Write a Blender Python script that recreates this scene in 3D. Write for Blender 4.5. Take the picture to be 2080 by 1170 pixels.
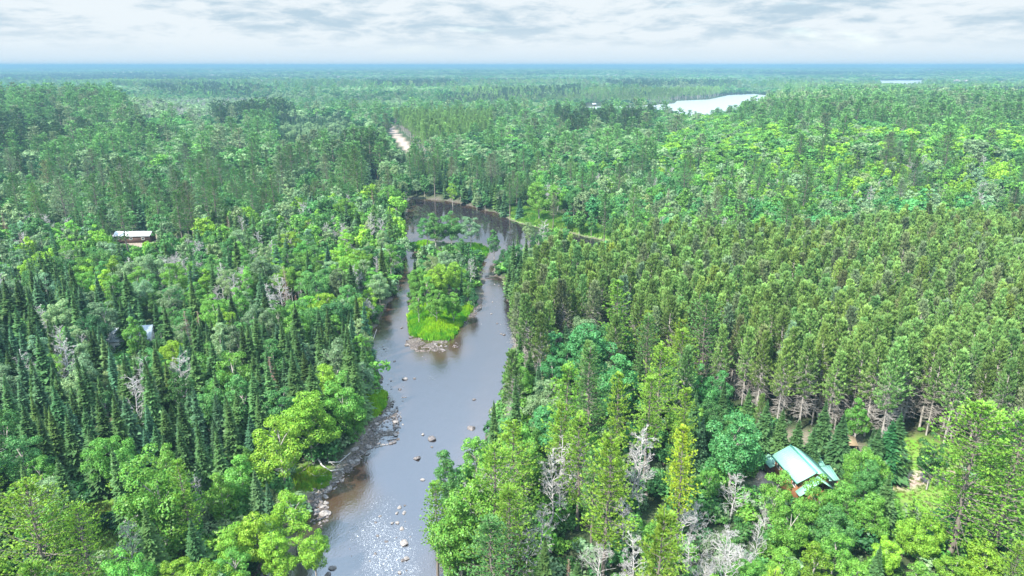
import bpy, math, random
import numpy as np
from mathutils import Vector
R = math.radians
rng = np.random.default_rng(7)
random.seed(7)
for o in list(bpy.data.objects): bpy.data.objects.remove(o)
scene = bpy.context.scene
COL = scene.collection

# ------------------------------------------------------------------ camera
H = 65.0                      # drone height above the river, metres
F = 1387.0                    # focal length in photo pixels (2080 wide)
PITCH = math.atan(452.5 / F)
CP, SP = math.cos(PITCH), math.sin(PITCH)
cam = bpy.data.cameras.new('camera'); cam.lens = 24.0; cam.sensor_width = 36.0
cam.clip_start = 1.0; cam.clip_end = 90000.0
camo = bpy.data.objects.new('camera', cam); COL.objects.link(camo)
camo.location = (0, 0, H); camo.rotation_euler = (math.pi / 2 - PITCH, 0, 0)
scene.camera = camo

# ------------------------------------------------------------------ light
SUN_EL, SUN_AZ = 50.0, -132.0       # azimuth clockwise from +Y (the view direction)
CLOUD_HI, CLOUD_LO = (3.4, 3.68, 3.86), (2.05, 2.65, 3.1)
SKY_STRENGTH = 0.1
world = bpy.data.worlds.new('World'); scene.world = world; world.use_nodes = True
def N(nt, t, **kw):
    n = nt.nodes.new(t)
    for k, v in kw.items():
        if k == 'inp':
            for a, b in v.items(): n.inputs[a].default_value = b
        else: setattr(n, k, v)
    return n
def build_world():
    nt = world.node_tree; nt.nodes.clear(); L = nt.links.new
    out = N(nt, 'ShaderNodeOutputWorld'); bg = N(nt, 'ShaderNodeBackground', inp={'Strength': SKY_STRENGTH})
    sky = N(nt, 'ShaderNodeTexSky', sky_type='NISHITA', sun_disc=False)
    sky.sun_elevation = R(SUN_EL); sky.sun_rotation = R(SUN_AZ % 360); sky.altitude = 300
    tc = N(nt, 'ShaderNodeTexCoord')
    sep = N(nt, 'ShaderNodeSeparateXYZ'); L(tc.outputs['Generated'], sep.inputs[0])
    zc = N(nt, 'ShaderNodeMath', operation='MAXIMUM', inp={1: 0.0}); L(sep.outputs['Z'], zc.inputs[0])
    zz = N(nt, 'ShaderNodeMath', operation='ADD', inp={1: 0.19}); L(zc.outputs[0], zz.inputs[0])
    dx = N(nt, 'ShaderNodeMath', operation='DIVIDE'); L(sep.outputs['X'], dx.inputs[0]); L(zz.outputs[0], dx.inputs[1])
    dy = N(nt, 'ShaderNodeMath', operation='DIVIDE'); L(sep.outputs['Y'], dy.inputs[0]); L(zz.outputs[0], dy.inputs[1])
    cb = N(nt, 'ShaderNodeCombineXYZ'); L(dx.outputs[0], cb.inputs[0]); L(dy.outputs[0], cb.inputs[1])
    def noise(scale, det, loc, rough=0.55, dist=0.3):
        m = N(nt, 'ShaderNodeMapping', inp={'Location': loc}); L(cb.outputs[0], m.inputs[0])
        n = N(nt, 'ShaderNodeTexNoise', inp={'Scale': scale, 'Detail': det, 'Roughness': rough, 'Distortion': dist}); L(m.outputs[0], n.inputs[0]); return n
    def ramp(src, a, b):
        r = N(nt, 'ShaderNodeMapRange', interpolation_type='SMOOTHSTEP', inp={'From Min': a, 'From Max': b}); L(src, r.inputs[0]); return r.outputs[0]
    big = noise(1.25, 8, (3.1, 1.7, 0), .6); det = noise(3.6, 9, (9.0, 4.0, 2.0), .62)
    # soft grey bellies of the cumulus
    sm = N(nt, 'ShaderNodeMath', operation='MULTIPLY_ADD', inp={1: 0.55}); L(det.outputs[0], sm.inputs[0])
    bm = N(nt, 'ShaderNodeMath', operation='MULTIPLY', inp={1: 0.55}); L(big.outputs[0], bm.inputs[0]); L(bm.outputs[0], sm.inputs[2])
    shade = ramp(sm.outputs[0], 0.49, 0.66)
    fade = ramp(sep.outputs['Z'], 0.0, 0.06)          # contrast dies out towards the horizon
    sh = N(nt, 'ShaderNodeMath', operation='MULTIPLY'); L(shade, sh.inputs[0]); L(fade, sh.inputs[1])
    cl = N(nt, 'ShaderNodeMixRGB', inp={1: (*CLOUD_HI, 1), 2: (*CLOUD_LO, 1)}); L(sh.outputs[0], cl.inputs[0])
    hz = N(nt, 'ShaderNodeMixRGB', inp={1: (3.0, 3.42, 3.74, 1)}); L(ramp(sep.outputs['Z'], 0.0, 0.035), hz.inputs[0]); L(cl.outputs[0], hz.inputs[2])
    # a few gaps through which the blue of the sky shows
    gap = noise(0.7, 6, (-4.0, 6.5, 5.0))
    gm = N(nt, 'ShaderNodeMath', operation='MULTIPLY'); L(ramp(gap.outputs[0], 0.57, 0.68), gm.inputs[0]); L(fade, gm.inputs[1])
    gf = N(nt, 'ShaderNodeMath', operation='MULTIPLY', inp={1: 0.6}); L(gm.outputs[0], gf.inputs[0])
    mx = N(nt, 'ShaderNodeMixRGB'); L(gf.outputs[0], mx.inputs[0]); L(hz.outputs[0], mx.inputs[1]); L(sky.outputs[0], mx.inputs[2])
    # overhead sky, out of frame, boosted as fill light; overcast is brighter there too
    up = N(nt, 'ShaderNodeMapRange', interpolation_type='SMOOTHSTEP', inp={'From Min': 0.16, 'From Max': 0.62, 'To Min': 0.0, 'To Max': 1.0}); L(sep.outputs['Z'], up.inputs[0])
    ut = N(nt, 'ShaderNodeMixRGB', inp={1: (1, 1, 1, 1), 2: (2.4, 2.75, 3.3, 1)}); L(up.outputs[0], ut.inputs[0])
    vm = N(nt, 'ShaderNodeVectorMath', operation='MULTIPLY'); L(mx.outputs[0], vm.inputs[0]); L(ut.outputs[0], vm.inputs[1])
    L(vm.outputs[0], bg.inputs[0]); L(bg.outputs[0], out.inputs[0])
build_world()
sun = bpy.data.lights.new('sun', 'SUN'); sun.energy = 5.0; sun.angle = R(0.6); sun.color = (1.0, 0.95, 0.86)
suno = bpy.data.objects.new('sun', sun); COL.objects.link(suno)
_d = Vector((math.sin(R(SUN_AZ)) * math.cos(R(SUN_EL)), math.cos(R(SUN_AZ)) * math.cos(R(SUN_EL)), math.sin(R(SUN_EL))))
suno.rotation_euler = _d.to_track_quat('Z', 'Y').to_euler()
vs = scene.view_settings; vs.view_transform = 'Standard'; vs.look = 'None'; vs.exposure = 1.36; vs.gamma = 1.0
HAZE_DENSITY, HAZE_COLOR = 0.00027, (0.165, 0.300, 0.415)
scene.cycles.max_bounces = 6; scene.cycles.diffuse_bounces = 3; scene.cycles.glossy_bounces = 3
scene.cycles.transmission_bounces = 3; scene.cycles.volume_bounces = 1; scene.cycles.transparent_max_bounces = 4
scene.cycles.use_denoising = True; scene.cycles.use_fast_gi = False
scene.cycles.caustics_reflective = False; scene.cycles.caustics_refractive = False

# ------------------------------------------------------------------ geometry helpers
def un(px, py, z=0.0):                       # ray through a photo pixel -> point at height z
    a = (np.asarray(px, float) - 1040) / F; b = (585 - np.asarray(py, float)) / F
    dz = -SP + b * CP; t = (z - H) / dz
    return a * t, (CP + b * SP) * t
def pr(x, y, z):
    z = z - H; d = y * CP - z * SP; u = y * SP + z * CP
    d = np.maximum(d, 1e-3)
    return 1040 + F * x / d, 585 - F * u / d
def pip(px, py, poly):
    px = np.asarray(px, float); py = np.asarray(py, float); r = np.zeros(px.shape, bool)
    n = len(poly)
    for i in range(n):
        x0, y0 = poly[i]; x1, y1 = poly[(i + 1) % n]
        if y0 == y1: continue
        c = ((y0 > py) != (y1 > py)) & (px < (x1 - x0) * (py - y0) / (y1 - y0) + x0)
        r ^= c
    return r
def edge_dist(x, y, poly):
    d = np.full(np.shape(x), 1e9)
    n = len(poly)
    for i in range(n):
        x0, y0 = poly[i]; x1, y1 = poly[(i + 1) % n]
        dx, dy = x1 - x0, y1 - y0
        t = np.clip(((x - x0) * dx + (y - y0) * dy) / (dx * dx + dy * dy + 1e-9), 0, 1)
        d = np.minimum(d, np.hypot(x - x0 - t * dx, y - y0 - t * dy))
    return d
def world_poly(pts, z=0.0):
    a, b = un([p[0] for p in pts], [p[1] for p in pts], z); return list(zip(a.tolist(), b.tolist()))
def smooth(x, a, b):
    t = np.clip((x - a) / (b - a), 0, 1); return t * t * (3 - 2 * t)
def vnoise(x, y, seed=0):
    xi = np.floor(x).astype(np.int64); yi = np.floor(y).astype(np.int64); fx = x - xi; fy = y - yi
    def h(a, b):
        n = (a * 374761393 + b * 668265263 + seed * 974634777) & 0xffffffff
        n = ((n ^ (n >> 13)) * 1274126177) & 0xffffffff
        return ((n ^ (n >> 16)) & 0xffff) / 65535.0
    fx = fx * fx * (3 - 2 * fx); fy = fy * fy * (3 - 2 * fy)
    return (h(xi, yi) * (1 - fx) + h(xi + 1, yi) * fx) * (1 - fy) + (h(xi, yi + 1) * (1 - fx) + h(xi + 1, yi + 1) * fx) * fy
def fbm(x, y, seed=0, o=4):
    s = 0; a = 0.5; t = 0
    for i in range(o):
        s = s + a * vnoise(x * 2 ** i, y * 2 ** i, seed + i); t += a; a *= 0.5
    return s / t

# ------------------------------------------------------------------ the lie of the land (photo pixels -> ground)
P_RIVER = [(830,402),(905,408),(940,414),(985,427),(1015,434),(1050,453),(1100,465),(1150,471),(1190,481),(1232,491),(1250,497),(1235,503),(1170,508),(1120,505),
 (1085,518),(1040,530),(1005,536),(1003,558),(1028,575),(1034,610),(1052,650),(1050,690),(1034,740),(1022,790),(1004,850),(980,910),(960,980),(930,1060),(905,1170),(885,1330),
 (500,1330),(520,1170),(548,1110),(597,1062),(632,1030),(648,1005),(688,967),(705,932),(733,908),(742,880),(768,850),(782,800),(768,760),(750,720),(750,680),(775,640),(800,600),
 (815,565),(822,520),(822,470),(826,430)]
P_ISLAND = [(832,640),(836,678),(870,690),(915,690),(938,655),(958,628),(980,604),(982,570),(972,545),(983,524),(992,512),(985,502),(960,499),(930,496),(880,490),(850,492),(824,497),(835,507),(850,515),(845,560),(836,600)]
P_LAKE = [(1180,217),(1250,216),(1330,213),(1370,210),(1375,205),(1440,202),(1482,193),(1532,191),(1580,196),(1560,215),(1500,244),(1420,256),(1335,242),(1250,238),(1185,236)]
P_LAKE2 = [(1780,163.5),(1880,163),(1890,172),(1850,180),(1790,177)]
P_GRASS_TIP = [(830,642),(834,680),(870,692),(917,691),(940,656),(960,626),(930,632),(890,630),(850,632)]
P_GRASS_SPIT = [(824,496),(835,508),(866,512),(872,500),(850,492)]
P_GRASS_IS2 = [(950,498),(992,505),(990,520),(968,530),(950,515)]
P_MARSH = [(1024,434),(1045,428),(1080,432),(1120,440),(1160,450),(1235,474),(1240,490),(1190,479),(1150,469),(1100,463),(1055,452)]
P_GRASS_L1 = [(748,808),(770,798),(785,799),(782,826),(762,850),(748,845)]
P_GRASS_L2 = [(600,975),(625,960),(672,962),(668,985),(630,1000),(605,1005)]
P_LAWN = [(1790,915),(1870,905),(1935,930),(1960,985),(1940,1040),(1850,1050),(1815,1010),(1790,960)]
P_YARD = [(1540,915),(1600,895),(1690,897),(1725,905),(1735,925),(1690,950),(1650,1000),(1575,1005),(1545,985)]
P_DRIVE = [(1780,985),(1825,984),(1880,970),(1960,968),(1960,990),(1890,990),(1835,1003),(1790,1003)]
P_PATHL = [(1538,962),(1562,960),(1568,1000),(1545,1005)]
P_LAWN_L = [(130,1035),(250,1035),(260,1110),(200,1135),(140,1110)]
P_ROAD = [(779,255),(792,255),(838,306),(884,352),(868,352),(821,306)]
P_FIELD = [(180,261),(228,260),(236,267),(190,268)]
P_MHOME = [(215,484),(320,480),(325,512),(215,516)]
P_CAB2 = [(222,695),(318,692),(322,724),(222,728)]
P_BAR1 = [(768,820),(800,812),(815,850),(812,895),(785,905),(760,912),(735,935),(722,955),(700,975),(668,1005),(640,1030),(612,1045),(600,1020),(650,985),(690,945),(725,905),(745,870)]
P_BAR2 = [(835,680),(870,690),(912,690),(930,700),(915,712),(880,716),(850,718),(815,700)]
P_BAR3 = [(958,615),(985,600),(978,632),(955,650),(940,668),(944,645)]
P_BAR4 = [(755,690),(790,702),(785,722),(758,725)]
P_BAR5 = [(640,1010),(668,1020),(668,1060),(650,1075),(630,1060)]
W = {k[2:]: world_poly(v) for k, v in dict(globals()).items() if k.startswith('P_')}
def insidew(x, y, name): return pip(x, y, W[name])
HOUSE = (44.6, 92.5)

def water_sd(x, y):                                  # > 0 on land, < 0 in water
    d = edge_dist(x, y, W['RIVER']); ins = insidew(x, y, 'RIVER'); s = np.where(ins, -d, d)
    di = edge_dist(x, y, W['ISLAND']); ii = insidew(x, y, 'ISLAND')
    r = np.where(ii, di, np.where(ins, np.maximum(s, -di), s))
    return r + (fbm(x / 4.0, y / 4.0, 91, 3) - .5) * 3.4 * (y < 380)
def height(x, y, detail=True):
    x = np.asarray(x, float); y = np.asarray(y, float)
    yy = np.maximum(y, 1.0)
    z = 1.0 + 1.6 * fbm(x / 60, y / 60, 3) * smooth(yy, 60, 200)
    hill = 10.5 * smooth(yy, 300, 470) * (1 - smooth(yy, 950, 1300)) * smooth(x - 0.25 * yy, -20, 130)
    lhill = 15 * smooth(yy, 480, 680) * (1 - smooth(yy, 850, 1000)) * smooth(-x - 0.42 * yy, 0, 90)
    lowl = -1.0 * smooth(yy, 900, 1500)
    roll = (fbm(x / 900, y / 700, 11) - 0.45) * 30 * smooth(yy, 1800, 4500) * (1 - .6 * smooth(yy, 5000, 8000))
    far = 19 * smooth(yy, 2600, 7500) + (fbm(x / 2600, y / 1500, 21) - 0.5) * 18 * smooth(yy, 5000, 12000)
    z = z + hill + lhill + lowl + roll + far
    lk = np.minimum(edge_dist(x, y, W['LAKE']), 1e9); li = insidew(x, y, 'LAKE')
    z = np.where(li, -1.5, z * np.clip(0.15 + lk / 120, 0, 1))
    l2 = edge_dist(x, y, W['LAKE2']); i2 = insidew(x, y, 'LAKE2')
    z = np.where(i2, -1.5, z * np.clip(0.08 + l2 / 700, 0, 1))
    m = (y < 520) & (y > -200)
    if np.any(m):
        xs = np.where(m, x, 0.0); ys = np.where(m, y, 100.0)
        s = water_sd(xs, ys)
        bank = np.where(s > 0, 0.12 + (z - 0.12) * smooth(s, 0, 6), -0.9 * smooth(-s, 0, 3) - 0.02)
        bar = np.zeros(x.shape, bool)
        for k in ('BAR1', 'BAR2', 'BAR3', 'BAR5'): bar |= insidew(xs, ys, k)
        bank = np.where(bar & (s < 2.5), np.maximum(bank, -0.05 + 0.22 * (fbm(xs / 1.7, ys / 1.7, 5) - 0.35) * 2), bank)
        z = np.where(m, bank, z)
    return z

# ------------------------------------------------------------------ materials
def new_mat(name):
    m = bpy.data.materials.new(name); m.use_nodes = True; m.node_tree.nodes.clear(); return m, m.node_tree
def leaf_mat(name, trans=0.32, nscale=1.3, contrast=0.55):
    m, nt = new_mat(name); L = nt.links.new
    at = N(nt, 'ShaderNodeAttribute', attribute_type='INSTANCER', attribute_name='leafcol')
    tc = N(nt, 'ShaderNodeTexCoord')
    no = N(nt, 'ShaderNodeTexNoise', inp={'Scale': nscale, 'Detail': 3.0, 'Roughness': 0.7}); L(tc.outputs['Object'], no.inputs[0])
    mr = N(nt, 'ShaderNodeMapRange', inp={'From Min': 0.3, 'From Max': 0.7, 'To Min': 1 - contrast, 'To Max': 1 + contrast}); L(no.outputs[0], mr.inputs[0])
    sc = N(nt, 'ShaderNodeVectorMath', operation='SCALE'); L(at.outputs['Color'], sc.inputs[0]); L(mr.outputs[0], sc.inputs['Scale'])
    hs = N(nt, 'ShaderNodeHueSaturation', inp={'Saturation': 1.0, 'Value': 1.0, 'Fac': 1.0})
    n2 = N(nt, 'ShaderNodeTexNoise', inp={'Scale': nscale * 2.7, 'Detail': 1.0}); L(tc.outputs['Object'], n2.inputs[0])
    hr = N(nt, 'ShaderNodeMapRange', inp={'From Min': 0.3, 'From Max': 0.7, 'To Min': 0.478, 'To Max': 0.522}); L(n2.outputs[0], hr.inputs[0])
    L(hr.outputs[0], hs.inputs['Hue']); L(sc.outputs[0], hs.inputs['Color'])
    df = N(nt, 'ShaderNodeBsdfDiffuse'); tr = N(nt, 'ShaderNodeBsdfTranslucent'); L(hs.outputs[0], df.inputs[0]); L(hs.outputs[0], tr.inputs[0])
    mx = N(nt, 'ShaderNodeMixShader', inp={0: trans}); L(df.outputs[0], mx.inputs[1]); L(tr.outputs[0], mx.inputs[2])
    gl = N(nt, 'ShaderNodeBsdfGlossy', inp={'Roughness': 0.45, 'Color': (.7, .7, .7, 1)})
    m2 = N(nt, 'ShaderNodeMixShader', inp={0: 0.02}); L(mx.outputs[0], m2.inputs[1]); L(gl.outputs[0], m2.inputs[2])
    o = N(nt, 'ShaderNodeOutputMaterial'); L(m2.outputs[0], o.inputs[0]); return m
def rough_mat(name, c1, c2, scale=2.0, rough=0.85, bump=0.3, coord='Object', detail=6.0, stretch=(1, 1, 1), wave=None, spec=0.3, bd=0.05):
    m, nt = new_mat(name); L = nt.links.new
    b = N(nt, 'ShaderNodeBsdfPrincipled', inp={'Roughness': rough, 'Specular IOR Level': spec})
    tc = N(nt, 'ShaderNodeTexCoord'); mp = N(nt, 'ShaderNodeMapping', inp={'Scale': stretch}); L(tc.outputs[coord], mp.inputs[0])
    no = N(nt, 'ShaderNodeTexNoise', inp={'Scale': scale, 'Detail': detail, 'Roughness': 0.65}); L(mp.outputs[0], no.inputs[0])
    r = N(nt, 'ShaderNodeMapRange', inp={'From Min': 0.32, 'From Max': 0.68}); L(no.outputs[0], r.inputs[0])
    mx = N(nt, 'ShaderNodeMixRGB', inp={1: (*c1, 1), 2: (*c2, 1)}); L(r.outputs[0], mx.inputs[0]); L(mx.outputs[0], b.inputs['Base Color'])
    bp = N(nt, 'ShaderNodeBump', inp={'Strength': bump, 'Distance': bd}); L(no.outputs[0], bp.inputs['Height'])
    if wave:
        wv = N(nt, 'ShaderNodeTexWave', inp={'Scale': wave, 'Distortion': 0.0}); wv.bands_direction = 'Z'; L(tc.outputs[coord], wv.inputs[0])
        L(wv.outputs['Fac'], bp.inputs['Height'])
    L(bp.outputs[0], b.inputs['Normal'])
    o = N(nt, 'ShaderNodeOutputMaterial'); L(b.outputs[0], o.inputs[0]); return m
M_LEAF = leaf_mat('leaves', 0.38); M_NEEDLE = leaf_mat('needles', 0.30, 1.6, 0.5); M_GRASS = leaf_mat('grass_blades', 0.35, 0.5, 0.4)
M_BARK = rough_mat('bark', (0.10, 0.085, 0.07), (0.22, 0.19, 0.16), 6, stretch=(1, 1, .2))
M_GREYBARK = rough_mat('grey_bark', (0.22, 0.20, 0.18), (0.44, 0.41, 0.37), 6, stretch=(1, 1, .2))
M_BIRCH = rough_mat('birch_bark', (0.35, 0.34, 0.31), (0.62, 0.60, 0.56), 7, stretch=(.6, .6, 1.5))
M_DEAD = rough_mat('dead_wood', (0.29, 0.28, 0.27), (0.52, 0.50, 0.48), 5)
M_BROWN = rough_mat('dead_needles', (0.15, 0.085, 0.06), (0.30, 0.19, 0.14), 5)
M_ROCK = rough_mat('rock', (0.10, 0.09, 0.085), (0.33, 0.30, 0.28), 2.2, bump=0.8, bd=0.1)
M_ROCKD = rough_mat('wet_rock', (0.05, 0.045, 0.045), (0.19, 0.165, 0.155), 2.5, rough=0.5, bump=0.8, bd=0.1)

# ------------------------------------------------------------------ mesh buffer of quads
class MB:
    def __init__(s): s.v = []; s.f = []; s.n = 0; s.m = []
    def add(s, v, f, mi=0):
        v = np.asarray(v, float).reshape(-1, 3); f = np.asarray(f, int).reshape(-1, 4)
        s.v.append(v); s.f.append(f + s.n); s.n += len(v); s.m.append(np.full(len(f), mi))
    def cards(s, c, u, v, mi=0):                      # diamonds: centre, half vectors
        n = len(c)
        if n == 0: return
        P = np.stack([c + u, c + v, c - u, c - v], 1).reshape(-1, 3)
        s.add(P, np.arange(n * 4).reshape(n, 4), mi)
    def tube(s, pts, rad, k=5, mi=0):
        pts = np.asarray(pts, float); rad = np.asarray(rad, float); n = len(pts)
        t = np.gradient(pts, axis=0); t /= np.linalg.norm(t, axis=1)[:, None] + 1e-9
        ref = np.where(np.abs(t[:, 2:3]) > 0.9, np.array([[1.0, 0, 0]]), np.array([[0, 0, 1.0]]))
        a = np.cross(t, ref); a /= np.linalg.norm(a, axis=1)[:, None] + 1e-9; b = np.cross(t, a)
        th = np.arange(k) * 2 * math.pi / k
        V = pts[:, None] + rad[:, None, None] * (np.cos(th)[None, :, None] * a[:, None] + np.sin(th)[None, :, None] * b[:, None])
        i = np.arange(n - 1)[:, None] * k; j = np.arange(k)[None]; j2 = (j + 1) % k
        Fq = np.stack([i + j, i + j2, i + k + j2, i + k + j], -1).reshape(-1, 4)
        s.add(V.reshape(-1, 3), Fq, mi)
    def box(s, lo, hi, mi=0):
        x0, y0, z0 = lo; x1, y1, z1 = hi
        s.add([(x0,y0,z0),(x1,y0,z0),(x1,y1,z0),(x0,y1,z0),(x0,y0,z1),(x1,y0,z1),(x1,y1,z1),(x0,y1,z1)],
              [(0,3,2,1),(4,5,6,7),(0,1,5,4),(1,2,6,5),(2,3,7,6),(3,0,4,7)], mi)
    def plate(s, p, th, mi=0):                        # quad with thickness, p = 4 corners
        p = np.array(p, float); n = np.cross(p[1] - p[0], p[3] - p[0]); n /= np.linalg.norm(n)
        if n[2] < 0: n = -n
        q = p - n * th
        s.add(np.vstack([p, q]), [(0,1,2,3),(7,6,5,4),(0,4,5,1),(1,5,6,2),(2,6,7,3),(3,7,4,0)], mi)
    def mesh(s, name, mats):
        me = bpy.data.meshes.new(name)
        v = np.concatenate(s.v).astype(np.float32); f = np.concatenate(s.f); nf = len(f)
        me.vertices.add(len(v)); me.vertices.foreach_set('co', v.ravel())
        me.loops.add(nf * 4); me.loops.foreach_set('vertex_index', f.ravel().astype(np.int32))
        me.polygons.add(nf); me.polygons.foreach_set('loop_start', (np.arange(nf) * 4).astype(np.int32))
        me.polygons.foreach_set('loop_total', np.full(nf, 4, np.int32))
        me.polygons.foreach_set('material_index', np.concatenate(s.m).astype(np.int32))
        for m in mats: me.materials.append(m)
        me.update(calc_edges=True); return me
    def join(s, o, off):
        if o.n: s.add(np.concatenate(o.v), np.concatenate(o.f), 0); s.m[-1] = np.concatenate(o.m) + off
def mesh_obj(name, mb, mats, parent=None, loc=None):
    o = bpy.data.objects.new(name, mb if isinstance(mb, bpy.types.Mesh) else mb.mesh(name, mats)); COL.objects.link(o)
    if parent: o.parent = parent
    if loc is not None: o.location = loc
    return o
def tag(o, label=None, cat=None, group=None, kind=None):
    if label: o['label'] = label
    if cat: o['category'] = cat
    if group: o['group'] = group
    if kind: o['kind'] = kind
    return o
def empty(name, loc, label, cat, group=None, rz=0.0):
    o = bpy.data.objects.new(name, None); COL.objects.link(o); o.location = loc; o.rotation_euler = (0, 0, rz)
    o.empty_display_size = 0.5
    return tag(o, label, cat, group)
def rdir(n, g):
    v = g.normal(size=(n, 3)); return v / np.linalg.norm(v, axis=1)[:, None]
def basis(nrm, g):
    t = np.cross(nrm, rdir(len(nrm), g)); t /= np.linalg.norm(t, axis=1)[:, None] + 1e-9
    return t, np.cross(nrm, t)

# ------------------------------------------------------------------ tree prototypes (trunk buffer, crown buffer)
def leaf_lobes(cb, lobes, per, size, g, centre):
    for (c, r) in lobes:
        n = int(per * r * r)
        d = rdir(int(n * 1.6), g); out = (c - centre); out = out / (np.linalg.norm(out) + 1e-6)
        d = d[(d @ (out * 0.6 + np.array([0, 0, 0.5]))) > -0.35][:n]
        k = len(d)
        rr = r * g.uniform(0.72, 1.12, k)
        p = c + d * rr[:, None] * np.array([1, 1, 0.78])
        nr = d + 0.75 * rdir(k, g); nr[:, 2] += 0.25; nr /= np.linalg.norm(nr, axis=1)[:, None]
        u, v = basis(nr, g); s = size * g.uniform(0.65, 1.3, k)[:, None]
        cb.cards(p, u * s, v * s * 0.62)
def broadleaf(seed, lod, shape):
    g = np.random.default_rng(seed); tb, cb = MB(), MB()
    cz, rx, rz, nl, lr = {'round': (7.7, 3.4, 5.6, 52, 1.12), 'tall': (7.7, 2.4, 6.0, 46, 0.95), 'dome': (8.2, 4.2, 5.0, 64, 1.15),
                          'open': (8.4, 3.2, 5.2, 34, 1.0), 'ragged': (7.8, 3.0, 5.8, 44, 1.0)}[shape]
    per, size = {0: (265, 0.145), 1: (36, 0.42), 2: (9, 0.85)}[lod]
    if lod == 2: nl = int(nl * 0.5); lr *= 1.25
    cen = np.array([0, 0, cz - 0.8]); lobes = []
    lean = g.normal(size=2) * 0.5
    for i in range(nl):
        d = rdir(1, g)[0]
        if d[2] < -0.82: d[2] = -d[2]
        q = g.uniform(0.35, 1.0) ** 0.6
        jit = 1 + 0.22 * math.sin(3 * math.atan2(d[1], d[0]) + seed)
        c = np.array([d[0] * rx * q * jit + lean[0] * d[2], d[1] * rx * q * jit + lean[1] * d[2], cz + d[2] * (rz - 0.6) * q])
        taper = 1 - 0.35 * max(0, d[2])
        lobes.append((c, lr * taper * g.uniform(0.62, 1.3)))
    leaf_lobes(cb, lobes, per, size, g, cen)
    # trunk with limbs into the lobes
    hh = cz + rz * 0.35; k = 6 if lod == 0 else 4
    zz = np.linspace(-0.6, hh, 7); w = np.cumsum(g.normal(size=(7, 2)) * 0.10, 0)
    sp = np.column_stack([w, zz]); tb.tube(sp, np.linspace(0.21, 0.05, 7), k)
    for (c, r) in lobes[:(16 if lod == 0 else 5 if lod == 1 else 0)]:
        z0 = max(2.5, c[2] - g.uniform(1.8, 3.5)); s0 = np.array([np.interp(z0, zz, w[:, 0]), np.interp(z0, zz, w[:, 1]), z0])
        mid = (s0 + c) / 2 + np.array([0, 0, 0.4 * g.uniform(-1, 1)])
        tb.tube([s0, mid, c, c + (c - mid) * .25], [0.10, 0.07, 0.035, 0.01], 4 if lod == 0 else 3)
    return tb, cb
def spruce(seed, lod, R0=1.9, Ht=13.0):
    g = np.random.default_rng(seed); tb, cb = MB(), MB()
    lv, nb = {0: (54, 13), 1: (28, 10), 2: (13, 7)}[lod]
    cs, us, vs_ = [], [], []
    for i in range(lv):
        t = (i + 0.5) / lv; z = 1.2 + (Ht - 1.2) * t
        r = (R0 * (1 - t) ** 0.88 + 0.14) * g.uniform(0.82, 1.15)
        az0 = g.uniform(0, 6.28)
        for j in range(nb):
            az = az0 + j * 6.283 / nb + g.normal() * 0.18; rr = r * g.uniform(0.55, 1.35)
            dr = R(-24 + 34 * t + g.normal() * 6)
            for (o, q, w) in ((0, 1.0, 0.20), (0.40, 0.78, 0.18), (-0.40, 0.78, 0.18)) if lod == 0 else ((0, 1.0, 0.34 if lod == 1 else 0.48),):
                a = az + o; l = rr * q
                u = np.array([math.cos(a) * math.cos(dr), math.sin(a) * math.cos(dr), math.sin(dr)])
                v = np.array([-math.sin(a), math.cos(a), g.normal() * 0.35])
                c = np.array([0, 0, z]) + u * l * 0.54
                cs.append(c); us.append(u * l * 0.5); vs_.append(v * (l * w + 0.06))
    # spire
    for a in (0, 1.57, 0.8, 2.4):
        cs.append(np.array([0, 0, Ht - 0.1])); us.append(np.array([0, 0, 0.75])); vs_.append(np.array([math.cos(a), math.sin(a), 0]) * 0.13)
    cb.cards(np.array(cs), np.array(us), np.array(vs_))
    tb.tube([(0, 0, -0.6), (0, 0, Ht * 0.5), (0, 0, Ht)], [0.19, 0.11, 0.02], 6 if lod == 0 else 4)
    return tb, cb
def tufts(cb, pts, dirs, n, size, asp, g, up=0.3, spread=0.55):
    k = len(pts); P = np.repeat(pts, n, 0); D = np.repeat(dirs, n, 0)
    u = D + spread * rdir(k * n, g); u[:, 2] += up; u /= np.linalg.norm(u, axis=1)[:, None]
    v = np.cross(u, rdir(k * n, g)); v /= np.linalg.norm(v, axis=1)[:, None] + 1e-9
    s = size * g.uniform(0.7, 1.25, (k * n, 1))
    cb.cards(P + u * s * 0.7, u * s, v * s * asp)
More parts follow.
